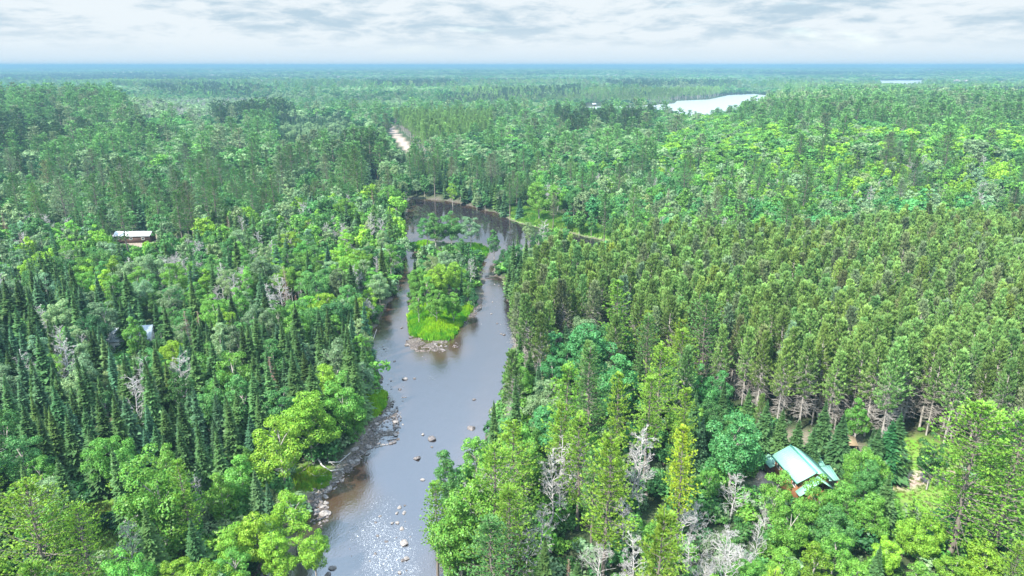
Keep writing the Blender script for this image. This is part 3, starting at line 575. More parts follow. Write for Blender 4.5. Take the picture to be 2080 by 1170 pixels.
# hand placed trees: (crown-top pixel, height, kind, variant, palette, width factor, label)
HERO = [
 (2005,818,25,'W',4,'sunpine',1.25,'huge yellow-green white pine with a crooked bare trunk, right of the lawn'),
 (2088,835,24,'W',4,'sunpine',1.3,'big yellow-green pine cut by the right edge, behind the crooked-trunk pine'),
 (1888,1046,8.5,'B',2,'lime',.9,'low round lime green tree below the small fir on the lawn edge'),
 (2010,1100,8,'B',0,'lime',1.1,'lime green bushy tree in the bottom right corner'),
 (1858,1012,5.5,'S',2,'spruce',.8,'small dark fir standing alone on the sunny lawn'),
 (1894,1030,4.0,'S',2,'spruce',.7,'shorter dark fir right of the small lawn fir'),
 (1392,868,19,'W',3,'goldpine',.85,'golden yellow pine standing out left of the cabin'),
 (1238,880,22,'W',1,'sunpine',.95,'tall pale-topped white pine with a long bare trunk above the bottom edge'),
 (1502,832,15,'B',0,'teal',1.05,'dense cool green maple just left of the green-roofed cabin'),
 (1760,905,10.5,'B',2,'fresh',.85,'bright green tree directly right of the green-roofed cabin'),
 (1772,930,10,'B',0,'mid',.8,'soft green tree between the cabin tree and the lawn'),
 (1672,966,11,'B',4,'fresh',.95,'bright tree covering the front corner of the green-roofed cabin'),
 (1720,975,10,'B',0,'fresh',.9,'rounded bright green tree in front of the cabin yard'),
 (1583,952,11.0,'B',3,'fresh',.85,'thin yellowish tree in front of the cabin left wall'),
 (1618,1008,10.5,'B',4,'fresh',.95,'green tree below the lower corner of the cabin'),
 (1700,1030,9,'B',2,'mid',.9,'wide mid green tree below the cabin yard'),
 (1780,1000,9,'B',0,'fresh',.9,'bright green tree left of the sunny lawn'),
 (1345,700,21,'W',0,'sunpine',.95,'tall bright pine at the near left corner of the red pine plantation'),
 (1202,700,21,'W',1,'pine',1.0,'soft green pine behind the cool green tree on the right bank'),
 (1322,765,19,'W',3,'sunpine',1.0,'yellow-green pine in front of the tall plantation corner pine'),
 (1396,790,17,'W',3,'sunpine',.9,'narrow bright pine right behind the golden pine'),
 (1180,838,19,'W',1,'sunpine',.95,'feathery bright pine on the right bank slope'),
 (1046,850,19,'W',0,'sunpine',.95,'bright pine at the river side of the right bank wood'),
 (1140,820,18,'W',3,'sunpine',.9,'slim bright pine between two broader right bank pines'),
 (1200,655,17,'B',0,'teal',1.0,'large cool green tree rising at the plantation edge'),
 (1266,714,16,'B',1,'teal',1.15,'dense cool green tree below the plantation edge'),
 (1112,768,12,'B',0,'silver',1.1,'silvery green rounded tree on the right bank'),
 (1003,813,12,'S',0,'spruce',.85,'dark spruce leaning over the water on the right bank'),
 (1056,676,13,'S',1,'spruce',.9,'dark narrow spruce at the right bank, upstream of the others'),
 (1047,770,15,'S',1,'spruce',.95,'tall dark spruce behind the leaning right bank spruce'),
 (908,915,12,'B',1,'mid',.9,'leafy tree tip reaching over the river from the right bank'),
 (1003,905,20,'W',0,'sunpine',1.1,'tall leafy pine rising over the right bank near the bottom'),
 (882,980,15,'W',3,'sunpine',1.0,'pine nearest the water at the bottom right bank'),
 (930,1000,15,'B',1,'fresh',1.0,'bright tree beside the pine nearest the water'),
 (960,965,16,'B',4,'fresh',1.0,'green tree between the two riverside pines'),
 (1142,905,13,'D',0,'dead',1.0,'bare grey tree among the bright right bank pines'),
 (1310,880,14,'D',1,'dead',1.0,'tall bare grey tree left of the golden pine'),
 (1270,1015,9,'D',0,'dead',.9,'small bare white tree beside the tall pale-topped pine trunk'),
 (1392,1015,8,'D',2,'dead',1.1,'spreading bare white tree below the golden pine'),
 (1505,1090,8,'D',2,'dead',1.1,'bare grey thicket tree at the bottom, left of the cabin trees'),
 (1100,1030,9,'D',0,'dead',.9,'bare forked tree in the bottom right bank wood'),
 (1560,1015,6,'D',2,'dead',.8,'small leaning dead tree below the cabin path'),
 (1592,830,11,'S',2,'spruce',1.0,'dark fir against the trunks of the plantation edge'),
 (1680,812,11,'S',2,'spruce',1.0,'broad dark fir behind the green-roofed cabin'),
 (1750,806,9.5,'B',1,'fresh',.9,'dense bright green young tree in front of the plantation trunks'),
 (1832,838,12,'S',2,'spruce',1.15,'big dark fir whose shade falls on the lawn'),
 (42,982,19,'W',4,'sunpine',1.35,'big yellow-green pine in the bottom left corner'),
 (150,1030,15,'W',4,'sunpine',1.1,'yellow-green pine right of the bottom left corner pine'),
 (300,908,17,'B',4,'fresh',1.05,'white-trunked birch with a broad open crown at lower left'),
 (360,935,16,'W',3,'sunpine',.9,'pine with flat yellowish boughs behind the white-trunked birch'),
 (252,1060,9,'D',0,'dead',1.0,'bare grey tree below the white-trunked birch'),
 (395,975,9,'D',1,'dead',.8,'leafless tree right of the white birch trunk'),
 (440,955,10,'B',1,'fresh',.9,'narrow bright green tree right of the birch'),
 (690,755,14,'B',4,'fresh',1.05,'tallest bright tree of the left bank clump by the rocks'),
 (622,790,14,'B',0,'lime',1.1,'broad lime green tree of the left bank clump'),
 (560,850,14,'B',3,'lime',1.1,'open lime green tree set back from the driftwood'),
 (655,735,12,'B',0,'lime',.9,'lime green tree behind the left bank clump'),
 (715,800,10,'B',1,'fresh',.9,'green tree at the water side of the left bank clump'),
 (735,735,9,'B',0,'silver',1.0,'grey-green tree leaning over the left bank'),
 (345,688,10,'B',2,'lime',.85,'round yellow-lime tree right of the pale-roofed cabin'),
 (597,618,14,'B',1,'fresh',1.0,'solitary bright green tree among the left spruces'),
 (590,1010,10,'B',3,'lime',1.1,'lime green tree leaning over the river at the bottom'),
 (520,1040,10,'B',0,'lime',1.0,'lime green tree left of the one leaning over the river'),
 (470,1062,9,'B',4,'lime',1.0,'low lime tree at the bottom, right of the bare trees'),
 (560,1090,8.5,'B',0,'lime',1.0,'lime crown at the bottom edge, below the one leaning over the river'),
 (470,1120,8,'B',3,'fresh',1.1,'green crown on the bottom edge, left of the lime trees'),
 (630,1075,9,'B',4,'lime',.9,'lime tree whose tip touches the rapids'),
 (548,735,13,'D',3,'brown',.95,'dead brown spruce among the green spruces'),
 (375,640,12,'D',3,'brown',1.0,'dead brown conifer right of the pale-roofed cabin'),
 (212,845,9,'B',0,'rust',.9,'small tree with reddish leaves amid lower left spruces'),
 (268,640,11,'B',1,'fresh',.95,'green tree hiding the middle of the pale-roofed cabin'),
 (170,640,11,'B',2,'deep',1.0,'dark green round tree up left of the pale-roofed cabin'),
 (1180,905,13,'D',0,'dead',1.0,'twiggy grey tree left of the tall pale-topped pine'),
 (1118,935,12,'D',1,'dead',1.1,'twiggy grey tree near the river side of the right wood'),
 (1290,905,12,'D',0,'dead',.9,'shorter twiggy grey tree beside the tall bare one'),
 (1420,1010,7,'D',2,'dead',1.0,'white spreading twigs right under the golden pine'),
 (1480,1060,8,'D',2,'dead',1.2,'wide grey thicket on the slope left of the lower cabin trees'),
 (1220,1085,8,'D',2,'dead',1.0,'pale twiggy crown at the bottom below the long pine trunk'),
 (1068,1075,9,'D',0,'dead',1.0,'pale bare tree at the bottom, nearest the river'),
 (1560,812,12,'S',2,'spruce',1.0,'dark fir above the cool green maple by the cabin'),
 (1625,850,10,'S',2,'spruce',1.1,'dark fir directly above the cabin roof ridge'),
 (1655,868,9,'S',2,'spruce',1.1,'low dark fir touching the back of the cabin'),
 (1716,838,11,'S',2,'spruce',1.1,'dark fir between the broad fir and the dense young tree'),
 (1788,868,10,'S',2,'spruce',1.2,'wide low dark fir right of the dense young tree'),
 (1815,852,11,'S',2,'deep',1.2,'wide green fir touching the big dark lawn fir'),
 (1905,880,10,'B',4,'deep',.9,'deep green leafy tree between the lawn and the crooked-trunk pine'),
 # island
 (890,535,12,'B',2,'lime',.85,'tall lime-topped tree in the middle of the island'),
 (925,530,11,'B',0,'lime',.9,'lime green tree on the right of the island crown'),
 (848,590,9.5,'B',3,'fresh',.85,'leaning tree on the left edge of the island above the grass'),
 (885,585,10,'B',0,'fresh',.9,'rounded bright tree just above the island grass'),
 (920,590,9.5,'B',0,'fresh',.85,'green tree above the right part of the island grass'),
 (865,560,10,'B',3,'fresh',.8,'green tree behind the leaning island tree'),
 (950,562,8.5,'B',4,'mid',.85,'mid green tree on the island right shore'),
 (962,585,7,'B',1,'deep',.85,'dark bushy tree over the right island shore'),
 (937,545,10,'S',1,'spruce',.7,'single dark spruce inside the island wood'),
 (955,525,8.5,'D',0,'dead',.9,'bare grey tree on the right side of the island'),
 (860,508,6,'D',2,'dead',.8,'bare grey shrub tree on the left side of the island'),
 (905,500,7,'B',3,'fresh',.8,'small bright tree in the neck of the island'),
 (935,482,7.5,'B',0,'mid',.8,'green tree at the neck of the island facing the pool'),
 (882,432,13,'B',1,'mid',1.3,'leaf-dark tree at the far tip of the island, left one'),
 (915,428,13.5,'B',4,'mid',1.3,'tallest tree at the far tip of the island'),
 (955,438,12,'B',3,'silver',1.3,'airy silvery tree at the far tip of the island'),
 (866,445,11,'B',3,'mid',1.3,'drooping tree on the left of the far island tip'),
 (1003,468,11,'B',1,'mid',.9,'slender lone tree between the pool and the right channel'),
 (1022,505,6.5,'B',0,'deep',.9,'dark round tree on the right bank spit'),
 (1075,452,11,'B',3,'silver',.8,'thin silvery tree with dark stem on the pool shore'),
 (1105,455,11,'B',0,'mid',.95,'mid green tree beside the pool, right of the thin silvery one'),
 (1150,462,10,'B',0,'teal',.9,'cool green tree in front of the marsh channel'),
 (1050,500,9,'D',0,'dead',.8,'bare tree beside the pool outlet'),
 (1095,368,17,'B',0,'fresh',1.1,'tall bright tree at the marsh edge beyond the pool'),
 (1130,376,14,'B',0,'fresh',1.0,'bright rounded tree behind the marsh grass'),
 (1168,378,14,'B',2,'mid',.85,'mid green tree behind the marsh channel'),
 (968,388,9,'B',0,'silver',.9,'pale green bush tree on the far shore of the pool'),
 (918,362,12,'B',3,'lime',.8,'yellow-green tree among the far shore spruces'),
 (1025,385,12,'S',2,'bluespruce',1.1,'broad blue-green spruce on the far pool shore'),
 (1056,398,10,'S',2,'bluespruce',1.1,'shorter blue-green spruce beside the marsh grass'),
 (1808,285,24,'W',2,'oldpine',1.0,'tall dark lone pine standing above the right hillside'),
 (788,375,14,'B',2,'fresh',1.0,'rounded tree at the mouth of the left channel by the pool'),
 (700,400,13,'B',2,'fresh',1.0,'light green round tree left of the pool'),
]
for (px, py, h, k, v, p, wf, lab) in HERO:
    K = KINDS[k]; z = 1.0
    for it in range(3): x, y = un(px, py, z + h); z = float(height(np.array([x]), np.array([y]))[0])
    trees.append(dict(x=float(x), y=float(y), z=max(z, -0.2), h=h, k=k, v=v, w=wf * h / K['h'] if wf else 1, p=p, c=jit(PAL[p], g0, .05), rot=g0.uniform(0, 6.28), label=lab, hero=True, r=K['r'] * wf * h / K['h']))

def zone_of(px, py):
    zi = np.full(px.shape, -1)
    for i in range(len(ZONES) - 1, -1, -1): zi[pip(px, py, ZONES[i][0])] = i
    return zi
def candidates(y0, y1, step, mg=1.14):
    out = []
    y = y0
    while y < y1:
        hw = 0.75 * (y * 1.04 + 12) * mg + 6
        xs = np.arange(-hw, hw, step); out.append(np.column_stack([xs + g0.uniform(-.5, .5, len(xs)) * step, np.full(len(xs), y) + g0.uniform(-.5, .5, len(xs)) * step])); y += step
    a = np.vstack(out); return a[:, 0], a[:, 1]
# near wood: dart throwing
x, y = candidates(38, 400, 2.1)
m = growable(x, y, .5); x, y = x[m], y[m]
z = height(x, y); px, py = pr(x, y, z + 10); zi = zone_of(px, py)
order = g0.permutation(len(x)); cell = {}
for t in trees: cell.setdefault((int(t['x'] // 6), int(t['y'] // 6)), []).append((t['x'], t['y'], max(2.2, t['r'] * (1.0 if t['k'] != 'W' else .75)), t['h']))
acc = []
for i in order:
    zn = ZONES[zi[i]][1:] if zi[i] >= 0 else (5.0,) + DEFZ[1:]
    k = pick(zn[1]); sp = zn[0] * (0.74 if k == 'S' else 1.05 if k == 'W' else 1.0) * 0.44
    if zi[i] == 0: sp = 1.22
    cx, cy = int(x[i] // 6), int(y[i] // 6); ok = True
    for a in (cx - 1, cx, cx + 1):
        for b in (cy - 1, cy, cy + 1):
            for (qx, qy, qr, qh) in cell.get((a, b), ()):
                if (qx - x[i]) ** 2 + (qy - y[i]) ** 2 < (qr + sp) ** 2: ok = False; break
            if not ok: break
        if not ok: break
    if not ok: continue
    K = KINDS[k]; hf = zn[3] * (g0.uniform(.86, 1.10) if k == 'R' else g0.uniform(.7, 1.22) if k == 'S' else g0.uniform(.62, 1.12) if k != 'B' else g0.uniform(.62, 1.05))
    near = y[i] < 130 or (x[i] > 10 and y[i] < 160)
    p, c = leafcol(k, zn[2], near, px[i], py[i])
    if k == 'D' and g0.random() < .1: v = 3; 
    else: v = int(g0.integers(0, 3 if k == 'D' else 4 if k == 'W' else len(K['gens'])))
    cell.setdefault((cx, cy), []).append((x[i], y[i], sp, K['h'] * hf))
    acc.append(dict(x=x[i], y=y[i], z=z[i], h=K['h'] * hf, k=k, v=v, w=hf * g0.uniform(.85, 1.15), p=p, c=c, rot=g0.uniform(0, 6.28), r=K['r'] * hf, hero=False))
A = lambda L, k: np.array([t[k] for t in L])
bl = blocked(A(acc, 'x'), A(acc, 'y'), A(acc, 'z'), A(acc, 'h'), A(acc, 'r'))
kept = [t for t, b in zip(acc, bl) if not b]
# where a tall tree would hide the view, a low one grows
low = [t for t, b in zip(acc, bl) if b and t['k'] in 'BSW']
for t in low:
    t['k'] = 'U'; t['v'] = int(g0.integers(0, 4)); t['h'] = g0.uniform(1.6, 3.4); t['w'] = t['h'] / 2.8 * g0.uniform(.9, 1.3); t['r'] = 1.6 * t['w']
    t['p'] = 'fresh' if g0.random() < .5 else 'mid'; t['c'] = jit(PAL[t['p']], g0)
if low:
    b2 = blocked(A(low, 'x'), A(low, 'y'), A(low, 'z'), A(low, 'h'), A(low, 'r')); low = [t for t, b in zip(low, b2) if not b]
trees += kept
# undergrowth under the near wood and along the banks
ux, uy = candidates(40, 250, 2.7); m = growable(ux, uy, 0.05); ux, uy = ux[m], uy[m]; uz = height(ux, uy)
sd = water_sd(ux, uy); upx, upy = pr(ux, uy, uz + 2); uzi = zone_of(*pr(ux, uy, uz + 10))
uh = np.where(sd < 6, g0.uniform(1.2, 3.6, len(ux)), g0.uniform(.7, 2.6, len(ux))); uh[uzi == 0] *= .45; uh = np.where((uy < 150) & (uzi != 0), uh * 1.5 + .6, uh)
ub = blocked(ux, uy, uz, uh, uh * .6); keep = (~ub) & (g0.random(len(ux)) < np.where(uzi == 0, .35, .85))
for i in np.nonzero(keep)[0]:
    p = pick(dict(mid=.35, fresh=.35, silver=.2, deep=.1)); low.append(dict(x=ux[i], y=uy[i], z=uz[i], h=uh[i], k='U', v=int(g0.integers(0, 4)), w=uh[i] / 2.8 * g0.uniform(.9, 1.4), p=p, c=jit(PAL[p], g0), rot=g0.uniform(0, 6.28), r=1, hero=False))
# the wood further off
def far_band(y0, y1, step, hs=1.0, ws=1.0):
    x, y = candidates(y0, y1, step)
    m = growable(x, y) if y0 < 2800 else (~insidew(x, y, 'LAKE2')); x, y = x[m], y[m]
    z = height(x, y); px, py = pr(x, y, z + 11); m = (py > 100) & (px > -160) & (px < 2240); x, y, z, px, py = x[m], y[m], z[m], px[m], py[m]
    zi = zone_of(px, py); zi[y > 1500] = -1; n = len(x)
    big = fbm(x / 420, y / 300, 31); big2 = fbm(x / 1500, y / 1100, 37); out = dict(x=x, y=y, z=z)
    kk = np.empty(n, 'U1'); pp = np.empty(n, 'U12'); hf = np.empty(n)
    for q in np.unique(zi):
        s = np.nonzero(zi == q)[0]; zn = ZONES[q][1:] if q >= 0 else DEFZ
        ks = list(zn[1]); w = np.array([zn[1][k] for k in ks]); kk[s] = np.array(ks)[g0.choice(len(ks), len(s), p=w / w.sum())]
        ps = list(zn[2]); w = np.array([zn[2][k] for k in ps]); pp[s] = np.array(ps)[g0.choice(len(ps), len(s), p=w / w.sum())]; hf[s] = zn[3]
    u = g0.random(n)
    if y0 >= 900:   # stands of one kind: dark pine blocks, pale meadows of young trees, grey swamp
        kk[(big > .62) & (u < .9)] = 'R'; pp[(big < .36)] = 'silver'; kk[(big < .36) & (u < .8)] = 'B'; hf[(big2 < .38)] *= .6
        kk[(big2 > .62) & (u < .7)] = 'S'
    pp[kk == 'S'] = np.where(u[kk == 'S'] < .6, 'spruce', 'bluespruce'); pp[kk == 'W'] = np.where(u[kk == 'W'] < .8, 'pine', 'oldpine'); pp[kk == 'R'] = 'redpine'; pp[kk == 'D'] = 'dead'
    hf = hf * g0.uniform(.7, 1.15, n) * hs
    col = np.array([PAL[p] for p in pp]); b = np.clip(1 + g0.normal(size=n) * (.18 if y0 < 900 else .11), .5, 1.6); col = col * b[:, None]
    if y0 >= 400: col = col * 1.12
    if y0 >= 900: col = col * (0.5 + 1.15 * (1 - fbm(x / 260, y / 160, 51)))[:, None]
    for P in DARK:
        q = pip(px, py, P) & (g0.random(n) < .62); kk[q] = np.where(u[q] < .5, 'S', 'R' if y0 >= 900 else 'W'); pp[q] = 'spruce'; col[q] = np.array(PAL['spruce']) * .75
    for P in PALE:
        q = pip(px, py, P) & (g0.random(n) < .62); kk[q] = np.where(u[q] < .85, 'B', 'S'); pp[q] = 'silver'; col[q] = np.array(PAL['silver']) * 1.15; hf[q] *= .7
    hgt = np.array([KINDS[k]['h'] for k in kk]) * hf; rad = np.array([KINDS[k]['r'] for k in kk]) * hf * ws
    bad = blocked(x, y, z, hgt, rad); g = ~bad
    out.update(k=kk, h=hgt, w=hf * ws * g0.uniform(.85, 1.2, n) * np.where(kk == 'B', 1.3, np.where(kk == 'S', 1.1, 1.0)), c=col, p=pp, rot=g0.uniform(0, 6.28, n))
    return {k: v[g] for k, v in out.items()}
DARK = [[(0,149),(300,147),(600,154),(420,164),(0,165)],[(280,176),(400,169),(570,177),(500,189),(330,187)],[(740,165),(910,163),(930,172),(760,175)],[(1230,166),(1500,159),(1490,172),(1260,179)],[(1850,184),(2200,182),(2200,200),(1850,200)],
 [(-100,262),(170,252),(200,285),(120,303),(-100,318)],[(250,268),(330,262),(350,285),(270,292)],[(1130,232),(1340,236),(1300,262),(1150,268)],[(880,190),(1180,176),(1180,190),(900,204)],[(1540,146),(1900,144),(1900,152),(1560,154)],[(430,222),(600,214),(600,234),(440,244)],[(640,300),(830,300),(830,345),(660,350)]]
PALE = [[(-100,168),(210,166),(240,183),(-100,186)],[(540,178),(740,184),(700,206),(540,202)],[(240,236),(500,232),(480,264),(280,262)],[(700,192),(860,196),(840,212),(700,214)],[(1180,205),(1420,190),(1420,203),(1200,212)],[(1500,158),(1780,162),(1780,176),(1520,178)],[(300,150),(520,146),(700,150),(420,154)],[(580,240),(760,240),(760,262),(600,262)]]
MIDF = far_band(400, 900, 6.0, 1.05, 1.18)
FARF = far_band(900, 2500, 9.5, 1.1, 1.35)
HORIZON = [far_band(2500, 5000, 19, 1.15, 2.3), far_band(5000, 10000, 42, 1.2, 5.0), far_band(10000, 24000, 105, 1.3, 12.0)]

# ------------------------------------------------------------------ ground sheet out to the horizon
def build_ground():
    ty = np.linspace(0, 1, 700); Y = 30 * np.exp(ty * math.log(1500)) ; Y = np.concatenate([[-400, -150, -40, 5], Y])
    u = np.linspace(-1, 1, 361); u = np.sign(u) * np.abs(u) ** 1.15
    X = u[None, :] * 1.05 * (np.maximum(Y, 0)[:, None] * 1.0 + 110)
    X[:4] *= np.array([4, 2.5, 1.6, 1.2])[:, None]
    YY = np.repeat(Y[:, None], X.shape[1], 1)
    Z = height(X.ravel(), YY.ravel()).reshape(X.shape)
    far = smooth(YY, 6000, 9000)
    nr, nc = X.shape; V = np.stack([X, YY, Z], -1).reshape(-1, 3)
    i = (np.arange(nr - 1)[:, None] * nc + np.arange(nc - 1)[None]).ravel()
    b = MB(); b.add(V, np.stack([i, i + 1, i + nc + 1, i + nc], 1))
    # what covers the ground: r grass, g sand or gravel, b far wood, 1 = full
    x, y = V[:, 0], V[:, 1]; n = len(x); col = np.zeros((n, 4), np.float32); col[:, 3] = 1
    def soft(name, w): 
        d = edge_dist(x, y, W[name]); return np.where(insidew(x, y, name), 1.0, np.clip(1 - d / w, 0, 1))
    near = y < 900; xs = np.where(near, x, 0); ys = np.where(near, y, 300)
    x, y = xs, ys
    gr = np.zeros(n); sa = np.zeros(n)
    for k in ('GRASS_TIP', 'GRASS_SPIT', 'GRASS_IS2', 'MARSH', 'GRASS_L1', 'GRASS_L2', 'FIELD', 'LAWN_L'): gr = np.maximum(gr, soft(k, 2.0))
    gr = np.maximum(gr, soft('LAWN', 3) * .9)
    for k in ('DRIVE', 'PATHL', 'ROAD'): sa = np.maximum(sa, soft(k, 1.2))
    sa = np.maximum(sa, soft('YARD', 3) * .45); sa = np.maximum(sa, soft('MHOME', 4) * .7); sa = np.maximum(sa, soft('CAB2', 3) * .5)
    s = water_sd(x, y); sa = np.maximum(sa, np.where(near, (1 - smooth(s, 0.0, 1.2)) * .3, 0))
    for k in ('BAR1', 'BAR2', 'BAR3', 'BAR5'): sa = np.maximum(sa, soft(k, .8) * .5)
    col[:, 0] = np.where(near, gr, 0); col[:, 1] = np.where(near, sa, 0)
    wet = np.where(near & (V[:, 2] < 0.25), 1 - smooth(V[:, 2], .05, .25), 0); col[:, 2] = wet
    m, nt = new_mat('ground'); L = nt.links.new
    at = N(nt, 'ShaderNodeAttribute', attribute_name='cover'); sp = N(nt, 'ShaderNodeSeparateColor'); L(at.outputs['Color'], sp.inputs[0])
    tc = N(nt, 'ShaderNodeTexCoord')
    def noise(s, d=6): 
        q = N(nt, 'ShaderNodeTexNoise', inp={'Scale': s, 'Detail': d, 'Roughness': .65}); L(tc.outputs['Object'], q.inputs[0]); return q.outputs[0]
    def mix(f, a, b):
        q = N(nt, 'ShaderNodeMixRGB')
        for i, v in ((0, f), (1, a), (2, b)):
            if isinstance(v, tuple): q.inputs[i].default_value = (*v, 1)
            elif isinstance(v, float): q.inputs[i].default_value = v
            else: L(v, q.inputs[i])
        return q.outputs[0]
    def rm(s, a, b_):
        q = N(nt, 'ShaderNodeMapRange', inp={'From Min': a, 'From Max': b_}); L(s, q.inputs[0]); return q.outputs[0]
    n1, n2, n3 = noise(.35), noise(2.3), noise(.012, 9)
    floor = mix(rm(n1, .35, .65), (.035, .05, .020), (.075, .06, .038)); floor = mix(rm(n3, .35, .65), floor, (.035, .075, .03))
    grass = mix(rm(n2, .35, .65), (.08, .24, .02), (.18, .34, .04)); grass = mix(rm(n1, .45, .7), grass, (.20, .21, .08))
    sand = mix(rm(n2, .35, .65), (.20, .15, .12), (.46, .38, .32))
    stone = mix(rm(n2, .4, .6), (.035, .03, .027), (.15, .125, .11))
    c = mix(sp.outputs[0], floor, grass); c = mix(sp.outputs[1], c, sand); c = mix(sp.outputs[2], c, stone)
    b_ = N(nt, 'ShaderNodeBsdfPrincipled', inp={'Roughness': .95, 'Specular IOR Level': .1}); L(c, b_.inputs['Base Color'])
    bp = N(nt, 'ShaderNodeBump', inp={'Strength': .5, 'Distance': .3}); L(n2, bp.inputs['Height']); L(bp.outputs[0], b_.inputs['Normal'])
    o = N(nt, 'ShaderNodeOutputMaterial'); L(b_.outputs[0], o.inputs[0])
    me = b.mesh('ground', [m]); a = me.color_attributes.new('cover', 'FLOAT_COLOR', 'POINT'); a.data.foreach_set('color', col.ravel())
    me.polygons.foreach_set('use_smooth', np.ones(len(me.polygons), bool))
    tag(mesh_obj('ground', me, []), kind='structure')
build_ground()

# ------------------------------------------------------------------ water
FOAM_GLINTS = [  # photo pixel, radius in metres, strength
 (760,1080,5.0,.9),(790,1130,6,.95),(740,1130,3.5,.4),(770,1030,4.5,.7),(800,1090,4.5,.85),(780,990,2.5,.3),(735,1040,3,.35),(800,1160,6,.9),(700,1120,2,.15),
 (780,712,4,.65),(770,700,3,.5),(800,765,3,.2),(876,767,1.5,.7),(790,825,5,.28),(800,890,4,.25),(1000,610,8,.4),(1005,650,6,.25),(1000,580,5,.3),(790,660,4,.2),(880,715,5,.15)]
def water_mat(name, base, rough, ior, bumps, foam_glint=False):
    m, nt = new_mat(name); L = nt.links.new
    tc = N(nt, 'ShaderNodeTexCoord'); b = N(nt, 'ShaderNodeBsdfPrincipled', inp={'IOR': ior, 'Roughness': rough, 'Base Color': (*base, 1)})
    last = None
    for (s, st, sx, dist) in bumps:
        mp = N(nt, 'ShaderNodeMapping', inp={'Scale': (sx, 1, 1)}); L(tc.outputs['Object'], mp.inputs[0])
        no = N(nt, 'ShaderNodeTexNoise', inp={'Scale': s, 'Detail': 4.0, 'Roughness': .6, 'Distortion': .6}); L(mp.outputs[0], no.inputs[0])
        bp = N(nt, 'ShaderNodeBump', inp={'Strength': st, 'Distance': dist}); L(no.outputs[0], bp.inputs['Height'])
        if foam_glint:
            ca = N(nt, 'ShaderNodeAttribute', attribute_name='calm'); cm = N(nt, 'ShaderNodeMath', operation='MULTIPLY_ADD', inp={1: -st * .93, 2: st}); L(ca.outputs['Fac'], cm.inputs[0]); L(cm.outputs[0], bp.inputs['Strength'])
        if last: L(last.outputs[0], bp.inputs['Normal'])
        last = bp
    if foam_glint:
        at = N(nt, 'ShaderNodeAttribute', attribute_name='foam_glint')
        n1 = N(nt, 'ShaderNodeTexNoise', inp={'Scale': 4.6, 'Detail': 5.0, 'Roughness': .7, 'Distortion': 1.6}); mp = N(nt, 'ShaderNodeMapping', inp={'Scale': (1.5, .8, 1), 'Rotation': (0, 0, R(22))}); L(tc.outputs['Object'], mp.inputs[0]); L(mp.outputs[0], n1.inputs[0])
        th = N(nt, 'ShaderNodeMath', operation='MULTIPLY_ADD', inp={1: -.20, 2: .735}); L(at.outputs['Fac'], th.inputs[0])
        sb = N(nt, 'ShaderNodeMath', operation='SUBTRACT'); L(n1.outputs[0], sb.inputs[0]); L(th.outputs[0], sb.inputs[1])
        r = N(nt, 'ShaderNodeMapRange', inp={'From Min': 0.0, 'From Max': .12}); L(sb.outputs[0], r.inputs[0])
        shal = N(nt, 'ShaderNodeAttribute', attribute_name='shallow')
        sc = N(nt, 'ShaderNodeMixRGB', inp={1: (*base, 1), 2: (.055, .032, .02, 1)}); L(shal.outputs['Fac'], sc.inputs[0])
        mc = N(nt, 'ShaderNodeMixRGB', inp={2: (.75, .77, .8, 1)}); L(r.outputs[0], mc.inputs[0]); L(sc.outputs[0], mc.inputs[1]); L(mc.outputs[0], b.inputs['Base Color'])  # white flecks: riffle foam, with sun glints painted into the colour
        rr = N(nt, 'ShaderNodeMapRange', inp={'To Min': rough, 'To Max': .7}); L(r.outputs[0], rr.inputs[0])
        ra = N(nt, 'ShaderNodeMath', operation='MULTIPLY_ADD', inp={1: .12}); L(at.outputs['Fac'], ra.inputs[0]); L(rr.outputs[0], ra.inputs[2]); L(ra.outputs[0], b.inputs['Roughness'])
        # lively bumps where the water runs over stones
        nb = N(nt, 'ShaderNodeTexNoise', inp={'Scale': 2.2, 'Detail': 5.0, 'Roughness': .65}); L(tc.outputs['Object'], nb.inputs[0])
        bs = N(nt, 'ShaderNodeMath', operation='MULTIPLY', inp={1: .6}); L(at.outputs['Fac'], bs.inputs[0])
        bp = N(nt, 'ShaderNodeBump', inp={'Distance': .12}); L(bs.outputs[0], bp.inputs['Strength']); L(nb.outputs[0], bp.inputs['Height']); L(last.outputs[0], bp.inputs['Normal']); last = bp
    L(last.outputs[0], b.inputs['Normal'])
    o = N(nt, 'ShaderNodeOutputMaterial'); L(b.outputs[0], o.inputs[0]); return m
